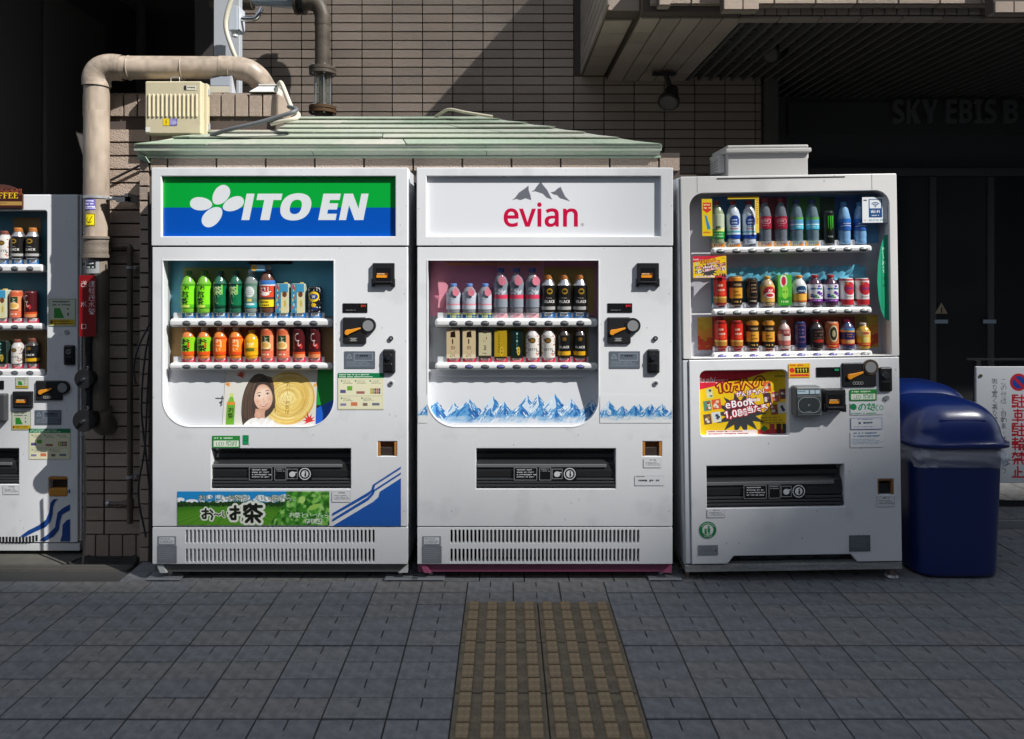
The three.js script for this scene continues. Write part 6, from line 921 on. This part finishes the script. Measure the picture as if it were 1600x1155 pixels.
design('sixteen', [.28, .34, .20], [.30, .03, .04], (x, w, h, c) => { bands(x, w, h, [.62, '#c2ccb0'], [1, '#1f9a3c']); jp(x, '十六茶', c - 20, h * .02, h * .22, '#233a1c', .13, true); x.fillStyle = '#e6e48c'; x.beginPath(); x.moveTo(c - 50, h * .7); x.lineTo(c + 50, h * .56); x.lineTo(c + 50, h * .72); x.fill(); fineText(x, c - 36, h * .78, c + 40, 2, 9, '#cde8c0'); });
design('bluewhite', [.56, .62, .70], [.40, .03, .04], (x, w, h, c) => { bands(x, w, h, [.7, '#cfdbe6'], [.76, '#4ab0c8'], [.84, '#dfe8ee'], [1, '#1c48a8']); oval(x, '#24489c', c, h * .30, 36, 38); words(x, '三', c, h * .3, 0, '#fff'); fineText(x, c - 22, h * .22, c + 24, 3, 10, '#dfe8f4'); fineText(x, c - 34, h * .58, c + 34, 1, 9, '#b06a70'); });
design('redwater', PETC(.55, .62, .70), [.30, .03, .05], (x, w, h, c) => { bands(x, w, h, [1, '#9a1c34']); x.strokeStyle = '#dcc8cc'; x.lineWidth = 5; x.beginPath(); x.roundRect(c - 32, h * .22, 64, h * .34, 18); x.stroke(); fineText(x, c - 22, h * .34, c + 24, 1, 12, '#e8d4d8'); fineText(x, c - 26, h * .7, c + 26, 1, 12, '#d8a8b0'); });
design('greenwater', PETC(.50, .70, .82), [.03, .05, .20], (x, w, h, c) => { bands(x, w, h, [.2, '#5aa04c'], [.55, '#5a9cc0'], [.64, '#dcecf2'], [1, '#4ab8d4']); fineText(x, c - 30, h * .76, c + 34, 1, 14, '#d8f0f4'); });
design('energy', [.01, .02, .015], null, (x, w, h, c) => { fill(x, '#0d130f', 0, 0, w, h); x.fillStyle = '#4ac42c'; for (const p of [-18, 0, 18]) { x.beginPath(); x.moveTo(c + p - 5, h * .14); x.lineTo(c + p + 5, h * .10); x.lineTo(c + p + 3, h * (.62 - Math.abs(p) * .004)); x.lineTo(c + p - 2, h * .5); x.fill(); } fineText(x, c - 24, h * .76, c + 24, 1, 10, '#8a9a8c'); });
design('sportblue', [.20, .40, .66], [.08, .26, .55], (x, w, h, c) => { bands(x, w, h, [.3, '#2a72c4'], [.75, '#1a50a8'], [1, '#2a62b4']); words(x, 'AQUA', c, h * .42, 26, '#dfe9f4', 'bold italic', 'sans-serif', 'center', 70); x.strokeStyle = '#dfe9f4'; x.lineWidth = 8; x.beginPath(); x.moveTo(c - 50, h * .66); x.quadraticCurveTo(c, h * .56, c + 50, h * .68); x.stroke(); });
design('redcan', [.44, .03, .02], null, (x, w, h, c) => { bands(x, w, h, [.1, '#8a1c14'], [.70, '#c8281c'], [.76, '#d8b45c'], [.92, '#b07a34'], [1, '#8a1c14']); fineText(x, c - 26, h * .26, c + 28, 2, 14, '#e8c0a8'); oval(x, '#e04a2c', c, h * .58, 30, 12); });
design('amberblack', [.30, .15, .03], null, (x, w, h, c) => { bands(x, w, h, [.14, '#d8902c'], [.38, '#2a1c12'], [.76, '#d89a34'], [1, '#1e1712']); words(x, 'WONDA', c, h * .27, 20, '#d8b888', 'bold', 'sans-serif', 'center', 64); fineText(x, c - 26, h * .5, c + 26, 2, 10, '#7a4a18'); fineText(x, c - 30, h * .85, c + 30, 1, 12, '#c8a05c'); });
design('darkcan', [.03, .025, .02], null, (x, w, h, c) => { fill(x, '#1f1916', 0, 0, w, h); x.strokeStyle = '#7a5c40'; x.lineWidth = 4; x.strokeRect(c - 34, h * .08, 68, h * .62); fineText(x, c - 22, h * .2, c + 24, 3, 11, '#9a7a5a'); fineText(x, c - 34, h * .82, c + 34, 1, 12, '#c0b0a0'); });
design('fizz', [.45, .32, .18], [.55, .32, .03], (x, w, h, c) => { fill(x, '#dcae5c', 0, 0, w, h); oval(x, '#c82a34', c, h * .44, 46, 58); oval(x, '#f0e4d8', c, h * .6, 38, 28); oval(x, '#c82a34', c, h * .6, 26, 16); words(x, 'M', c, h * .32, 36, '#f4e2d8', 'bold italic'); });
design('greenpack', [.13, .40, .06], [.5, .5, .5], (x, w, h, c) => { bands(x, w, h, [.72, '#5abb3c'], [1, '#3a9a2c']); oval(x, '#dfe8d4', w * .4, h * .2, 52, 36); oval(x, '#c82c48', w * .4, h * .2, 32, 24); oval(x, '#9ad84c', w * .5, h * .56, 46, 36); fineText(x, w * .3, h * .52, w * .75, 1, 14, '#4c9a30'); fineText(x, w * .2, h * .84, w * .9, 1, 12, '#c8e8a8'); }, { flat: 1 });
design('milktea', [.56, .56, .55], [.65, .22, .03], (x, w, h, c) => { bands(x, w, h, [.52, '#d6dcdc'], [.9, '#e8b04c'], [1, '#c86a34']); oval(x, '#24486a', c, h * .28, 34, 36); words(x, 'MILK', c, h * .34, 20, '#dfe6ea', 'bold', 'sans-serif', 'center', 54); fill(x, '#8a3a24', c - 32, h * .48, 64, 8); });
design('grape', [.08, .03, .06], [.34, .02, .02], (x, w, h, c) => { bands(x, w, h, [.84, '#dcdce4'], [1, '#7a2c96']); for (let i = 0; i < 16; i++) oval(x, ['#6a3c9a', '#3c58b4', '#4a2478', '#58984c'][i % 4], c + (hash(i, 1, 4) - .5) * 70, h * (.1 + .68 * hash(i, 2, 4)), 11, 9); fineText(x, c - 30, h * .9, c + 34, 1, 8, '#e4cdee'); });
design('whitered', [.56, .54, .54], null, (x, w, h, c) => { bands(x, w, h, [.06, '#c83a3a'], [.78, '#e0dcdc'], [1, '#c42a34']); oval(x, '#c8303c', c, h * .36, 42, 40); oval(x, '#d8723c', c - 22, h * .16, 14, 9); words(x, 'Welch', c, h * .36, 22, '#2c3c9a', 'bold italic', 'sans-serif', 'center', 66); fineText(x, c - 28, h * .66, c + 28, 1, 9, '#b08a8c'); });
design('pinkmilk', [.50, .36, .32], [.5, .46, .42], (x, w, h, c) => { bands(x, w, h, [.3, '#a8605c'], [.7, '#d8c8c0'], [1, '#c06a62']); fill(x, '#7a2c28', c - 28, h * .3, 56, h * .12); fineText(x, c - 26, h * .1, c + 26, 2, 8, '#e0c0b8'); });
design('navycan', [.03, .04, .12], null, (x, w, h, c) => { fill(x, '#1d2450', 0, 0, w, h); x.strokeStyle = '#7a4a5c'; x.lineWidth = 6; x.strokeRect(c - 32, h * .1, 64, h * .66); fineText(x, c - 20, h * .24, c + 22, 3, 12, '#8a6a88'); });
design('cola', [.03, .02, .02], [.3, .02, .02], (x, w, h, c) => { fill(x, '#221a18', 0, 0, w, h); fineText(x, c - 32, h * .14, c + 34, 3, 16, '#6a4a40'); oval(x, '#a02c28', c, h * .74, 36, 16); });
design('amazake', [.52, .30, .20], [.45, .05, .04], (x, w, h, c) => { fill(x, '#c86a3c', 0, 0, w, h); oval(x, '#d8c8a0', c, h * .42, 32, 52); oval(x, '#3a3428', c, h * .42, 24, 42); jp(x, '甘', c - 14, h * .24, 26, '#d8d0b8', .1); oval(x, '#b8a888', c, h * .42, 12, 22); bandAt(x, w, h, .82, '#c42c22'); fineText(x, c - 34, h * .88, c + 34, 1, 9, '#f0c060'); });
design('navyorange', [.05, .06, .16], [.36, .03, .08], (x, w, h, c) => { bands(x, w, h, [.12, '#4a88b8'], [.22, '#d8a05c'], [.66, '#242c66'], [.92, '#d8803c'], [1, '#8a1c38']); fineText(x, c - 28, h * .32, c + 28, 2, 12, '#c87a4a'); oval(x, '#e8b880', c, h * .78, 36, 16); });
design('honey', [.62, .36, .05], [.60, .50, .44], (x, w, h, c) => { bands(x, w, h, [.36, '#e6c070'], [.8, '#e8b02c'], [1, '#d8402a']); oval(x, '#c85a4a', c, h * .14, 22, 14); fill(x, '#f2de8a', c - 20, h * .4, 40, h * .36); fineText(x, c - 32, h * .86, c + 34, 1, 10, '#f4d060'); });

function drink(k, id, type, px, pyTop, pyBot, wpx, label, group, z = -.0515) {
  const d = D[id], [ux, uy] = k.un(px, pyBot), S = (k.Zf - z) / FOCAL, h = (pyBot - pyTop) * S, r = wpx * S * .49;
  const pos = V3(k.U(ux, z), k.V(uy, z), z).applyMatrix4((k.g.updateMatrixWorld(), k.g.matrixWorld));
  const g = thing(type === 'carton' ? 'drink_carton' : type === 'can' ? 'drink_can' : type === 'bcan' ? 'bottle_can' : 'drink_bottle', label, type === 'carton' ? 'carton' : type === 'can' || type === 'bcan' ? 'can' : 'bottle', [pos.x, pos.y, pos.z], group);
  g.rotation.set(0, rr(-.15, .15) * (type === 'carton' ? .4 : 1), k.g.rotation.z);
  const s = shapes(type, h, r); part(type === 'pet' || type === 'tall' ? 'bottle' : 'body', s.body, d.body, g);
  if (d.label) part('label', s.label, d.label, g);
  if (s.cap && d.cap) part('cap', s.cap, d.cap, g);
  if (d.drop) { const t = new THREE.Shape(); t.moveTo(0, .026); t.bezierCurveTo(.006, .012, .018, .006, .017, -.008); t.absarc(0, -.008, .017, 0, -Math.PI, true); t.bezierCurveTo(-.018, .006, -.006, .012, 0, .026); const o = part('drop_tag', new THREE.ExtrudeGeometry(t, { depth: .0015, bevelEnabled: false }), M(RGB(.78, .24, .32), .45), g, r * .35, h * (d.drop === 2 ? .8 : .74), r + .004); o.rotation.z = .12; o.scale.setScalar(h > .16 ? 1 : .85); }
  return g;
}
const H1 = 'in the green and blue topped machine', H2 = 'in the mountain-print machine', H3 = 'in the machine with the yellow poster', H0 = 'in the shaded machine by the standpipe';
function row(k, top, bot, x0, pitch, where, list, shelfName) {
  let i = 0; for (const [id, type, n, dy, w, label] of list) for (let j = 0; j < n; j++, i++) drink(k, id, type, x0 + i * pitch, bot - dy, bot, w, `${label} ${where}`, n > 1 ? `${label} ${where}` : undefined);
}
row(k1, 0, 489, 294.5, 24.7, H1, [['greentea', 'pet', 2, 66, 23, 'bright green tea bottle on the upper shelf'], ['darktea', 'pet', 2, 66, 22, 'dark green tea bottle'], ['mineral', 'pet', 1, 68, 23, 'clear bottle with white round label'], ['barley', 'pet', 1, 74, 25, 'brown barley tea bottle with red label'], ['milkcarton', 'carton', 2, 46, 22, 'blue and cream drink carton'], ['dotcan', 'can', 1, 41, 21, 'black can with white dots and yellow oval']]);
row(k1, 0, 560, 294.8, 24.7, H1, [['warmtea', 'pet', 2, 49, 22, 'small green tea bottle with orange base'], ['hojicha', 'pet', 2, 49, 22, 'orange roasted tea bottle'], ['lemon', 'pet', 1, 44, 23, 'yellow lemon drink bottle'], ['soupcan', 'can', 2, 47, 21, 'peach soup can with a bowl picture'], ['beancan', 'can', 2, 47, 20, 'dark red bean soup can']]);
row(k2, 0, 489, 708.5, 24.7, H2, [['smallwater', 'pet', 3, 46, 23, 'small water bottle with a pink drop tag'], ['tallwater', 'pet', 3, 70, 23, 'tall water bottle with a pink drop tag'], ['blackbcan', 'bcan', 3, 60, 23, 'black and silver coffee bottle can on the upper shelf']]);
row(k2, 0, 559.5, 708.5, 24.7, H2, [['creamcan', 'carton', 2, 46, 22, 'cream coffee pack with dark top'], ['cup26', 'carton', 1, 44, 21, 'cream pack marked 26'], ['goldcan', 'carton', 1, 44, 21, 'gold coffee pack with coin badge'], ['greenblack', 'carton', 1, 44, 20, 'dark green coffee pack with coin badge'], ['latte', 'bcan', 2, 50, 22, 'white latte bottle can with brown dots'], ['blackgold', 'bcan', 2, 50, 21, 'black coffee bottle can with gold band']]);
row(k3, 0, 382, 1121.5, 24.7, H3, [['sixteen', 'pet', 1, 68, 21, 'green and white tea bottle with red cap'], ['bluewhite', 'pet', 2, 68, 21, 'white and blue bottle with red cap'], ['redwater', 'tall', 2, 72, 20, 'clear bottle with wide red label'], ['greenwater', 'tall', 2, 70, 20, 'clear water bottle with green and blue label'], ['energy', 'can', 1, 52, 18, 'black can with green claw stripes'], ['sportblue', 'tall', 2, 66, 20, 'blue sports drink bottle']]);
row(k3, 0, 477.5, 1125, 24.7, H3, [['redcan', 'can', 1, 46, 20, 'red can on the middle shelf'], ['amberblack', 'can', 1, 46, 20, 'amber and black coffee can on the middle shelf'], ['darkcan', 'can', 1, 43, 18, 'black can with a brown frame'], ['fizz', 'pet', 1, 46, 22, 'stout bottle with yellow cap and red badge'], ['greenpack', 'carton', 1, 48, 23, 'green drink carton with red badge'], ['milktea', 'pet', 1, 47, 23, 'white and orange bottle with blue oval'], ['grape', 'pet', 2, 48, 23, 'purple grape bottle with red cap'], ['whitered', 'can', 2, 43, 21, 'white and red can with red circle']]);
row(k3, 0, 544.5, 1126.5, 24.7, H3, [['redcan', 'can', 2, 44, 19, 'red can with gold band on the lowest shelf'], ['amberblack', 'can', 2, 44, 19, 'amber and black coffee can on the lowest shelf'], ['pinkmilk', 'pet', 1, 44, 19, 'pink and white milk drink bottle'], ['navycan', 'can', 1, 42, 18, 'navy blue can with brown frame'], ['cola', 'pet', 1, 46, 24, 'dark brown bottle with red oval'], ['amazake', 'can', 1, 42, 21, 'orange can with dark oval label'], ['navyorange', 'pet', 1, 46, 21, 'navy and orange drink bottle'], ['honey', 'pet', 1, 40, 21, 'honey yellow bottle with pale cap']]);
[['latte', 'bcan', 8, 405, 44, 20, 'white spotted bottle can on the top shelf'], ['blackbcan', 'bcan', 29, 405, 49, 21, 'black coffee bottle can on the top shelf'], ['blackbcan', 'bcan', 52, 405, 49, 21, 'black coffee bottle can on the top shelf'], ['milkcarton', 'carton', 4, 497, 44, 21, 'blue and cream drink carton'], ['soupcan', 'can', 25.5, 497, 43, 18, 'orange soup can'], ['beancan', 'can', 48.5, 497, 42, 18, 'dark red can'], ['greenblack', 'carton', 5, 568, 36, 20, 'dark green pack with yellow badge'], ['latte', 'bcan', 28, 568, 38, 18, 'white latte can on the lowest shelf'], ['blackgold', 'bcan', 51, 568, 40, 20, 'black can with gold band']].forEach(([id, t, px, bot, h, w, l], i) => drink(k0, id, t, px, bot - h, bot, w, `${l} ${H0}`, l.startsWith('black coffee') ? l : undefined));
// ---------------------------------------------------------------- bins, sign, small things
{
  const NAVY = M(RGB(.005, .019, .125), .28, { clearcoat: .4, clearcoatRoughness: .2 });
  function bin(px, Z, label, bag) {
    const g = thing('waste_bin', label, 'bin', [MX(px, Z + .16), 0, -Z - .21], 'blue bins by the machine'), w = .207, d = .2, hb = .585;
    // tapered body with rounded corners
    const ring = (a, b, y, n = 48, p = 5) => [...Array(n)].map((_, i) => { const t = i / n * Math.PI * 2, c = Math.cos(t), s = Math.sin(t); return [Math.sign(c) * Math.pow(Math.abs(c), 2 / p) * a, y, Math.sign(s) * Math.pow(Math.abs(s), 2 / p) * b]; });
    const loft = (rs) => { const n = rs[0].length, pos = rs.flat(2), idx = []; for (let j = 0; j + 1 < rs.length; j++) for (let i = 0; i < n; i++) { const a = j * n + i, b = j * n + (i + 1) % n; idx.push(a, a + n, b, b, a + n, b + n); } const f = new THREE.BufferGeometry(); f.setAttribute('position', new THREE.Float32BufferAttribute(pos, 3)); f.setAttribute('uv', new THREE.Float32BufferAttribute(pos.filter((_, i) => i % 3 !== 2), 2)); f.setIndex(idx); f.computeVertexNormals(); return f; };
    part('body', loft([ring(.01, .01, .006), ring(w * .9, d * .9, .006), ring(w * .92, d * .92, .02), ring(w, d, hb), ring(w * .96, d * .96, hb), ring(w * .9, d * .88, .06)]), NAVY, g);
    const ys = hb + .025, H = .175, lid = [ring(w * 1.02, d * 1.02, ys - .025), ring(w * 1.13, d * 1.1, ys - .02), ring(w * 1.135, d * 1.1, ys - .002), ring(w * 1.08, d * 1.05, ys)];
    for (let j = 1; j <= 12; j++) { const t = j / 12 * Math.PI / 2; lid.push(ring(w * 1.07 * Math.pow(Math.cos(t), .62) + .002, d * 1.03 * Math.pow(Math.cos(t), .55) + .002, ys + H * Math.sin(t), 48, 3.6)); }
    const L = part('lid', loft(lid), NAVY, g);
    part('lid_seam', tube([...Array(15)].map((_, i) => { const t = i / 14 * Math.PI; return [-Math.cos(t) * w * 1.0, ys + .012 + Math.pow(Math.sin(t), .8) * H * .86, d * .52]; }), .0055, 40, 8), NAVY, L);
    part('push_flap', loft([ring(w * .62, .006, ys + .04), ring(w * .62, .008, ys + .06), ring(w * .5, .008, ys + .1)]), NAVY, L, 0, 0, d * .9);
    part('hinge_lug', boxGeo(.05, .03, .05, .008), NAVY, L, w * .72, ys + .13, -d * .55);
    if (bag) { // clear liner folded over the rim
      const n = 140, m = 9, pos = [], idx = [];
      for (let j = 0; j <= m; j++) ring(1, 1, 0, n, 5).forEach(([a, , b], i) => { const u = i / n, v = j / m, hang = .055 + .055 * fbm(u, .2, 7, 3, 5), out = 1.015 + .10 * Math.sin(v * 2.6) + .16 * (fbm(u, v * .3, 30, 3, 9) - .5) * (v + .2); pos.push(a * w * out, hb + .004 - v * hang + .012 * (fbm(u, .7, 16, 2, 3) - .5), b * d * out); });
      for (let j = 0; j < m; j++) for (let i = 0; i < n; i++) { const a = j * n + i, b = j * n + (i + 1) % n; idx.push(a, b, a + n, b, b + n, a + n); }
      const f = new THREE.BufferGeometry(); f.setAttribute('position', new THREE.Float32BufferAttribute(pos, 3)); f.setIndex(idx); f.computeVertexNormals();
      const bl = one('bin_liner', f, M(RGB(.86, .89, .93), .1, { transmission: .78, thickness: 0, ior: 1.5, side: THREE.DoubleSide }), 'clear plastic liner folded over the rim of the blue bin', 'bin liner', [g.position.x, 0, g.position.z]);
    }
    return g;
  }
  bin(1474, 3.0, 'navy blue bin with domed lid and clear liner beside the white machine', true).userData.group = undefined;
  bin(1437, 3.44, 'navy blue bin standing behind the bin with the clear liner', false).userData.group = undefined;
}
{ // no-parking notice
  const Z = 3.78, x0 = MX(1525, Z), s = thing('parking_sign', 'white no-parking board with red writing in front of the dark entrance', 'sign', [x0 + .24, 0, -Z]);
  const y1 = MY(573, Z), y0 = MY(755, Z), H = y1 - y0;
  part('board', span(-.24, .24, y0, y1, -.012, 0, .002), M(RGB(.62, .63, .65), .45), s);
  part('board_print', new THREE.PlaneGeometry(.474, H - .006), M('#ffffff', .45, { map: canvas(720, 980, (x, w, h) => {
    fill(x, '#c6c9ce', 0, 0, w, h);
    const cx = 356, r = 74; oval(x, '#b41a2c', cx, 128, r); oval(x, '#1c3c8c', cx, 128, r * .72); x.save(); x.translate(cx, 128); x.rotate(.78); fill(x, '#b41a2c', -r * .95, -12, r * 1.9, 24); x.restore();
    jp(x, '駐車駐輪禁止', cx - 58, 232, 112, '#b41a2c', .12, true);
    jp(x, 'この付近、自動車・オートバイク', 204, 96, 50, '#33363c', .075, true); jp(x, '等を置く事を禁止', 128, 96, 50, '#33363c', .075, true);
  }) }), s, 0, (y0 + y1) / 2, .0015);
  for (const px of [-.215, .215]) part('leg', span(px - .012, px + .012, .04, y1 + .03, -.04, -.0125), BLACKP, s);
  for (const px of [-.215, .215]) part('fixing_screw', cylZ(.009, .009, .006, 14), M(RGB(.2, .18, .1), .4, { metalness: .8 }), s, px, y1 - .05, .003);
  part('foot_bar', span(-.25, .25, .042, .062, -.09, -.0405), BLACKP, s); part('rear_frame', span(-.27, .27, y1 + .031, y1 + .042, -.04, -.03), BLACKP, s);
}
renderer.render(scene, camera);
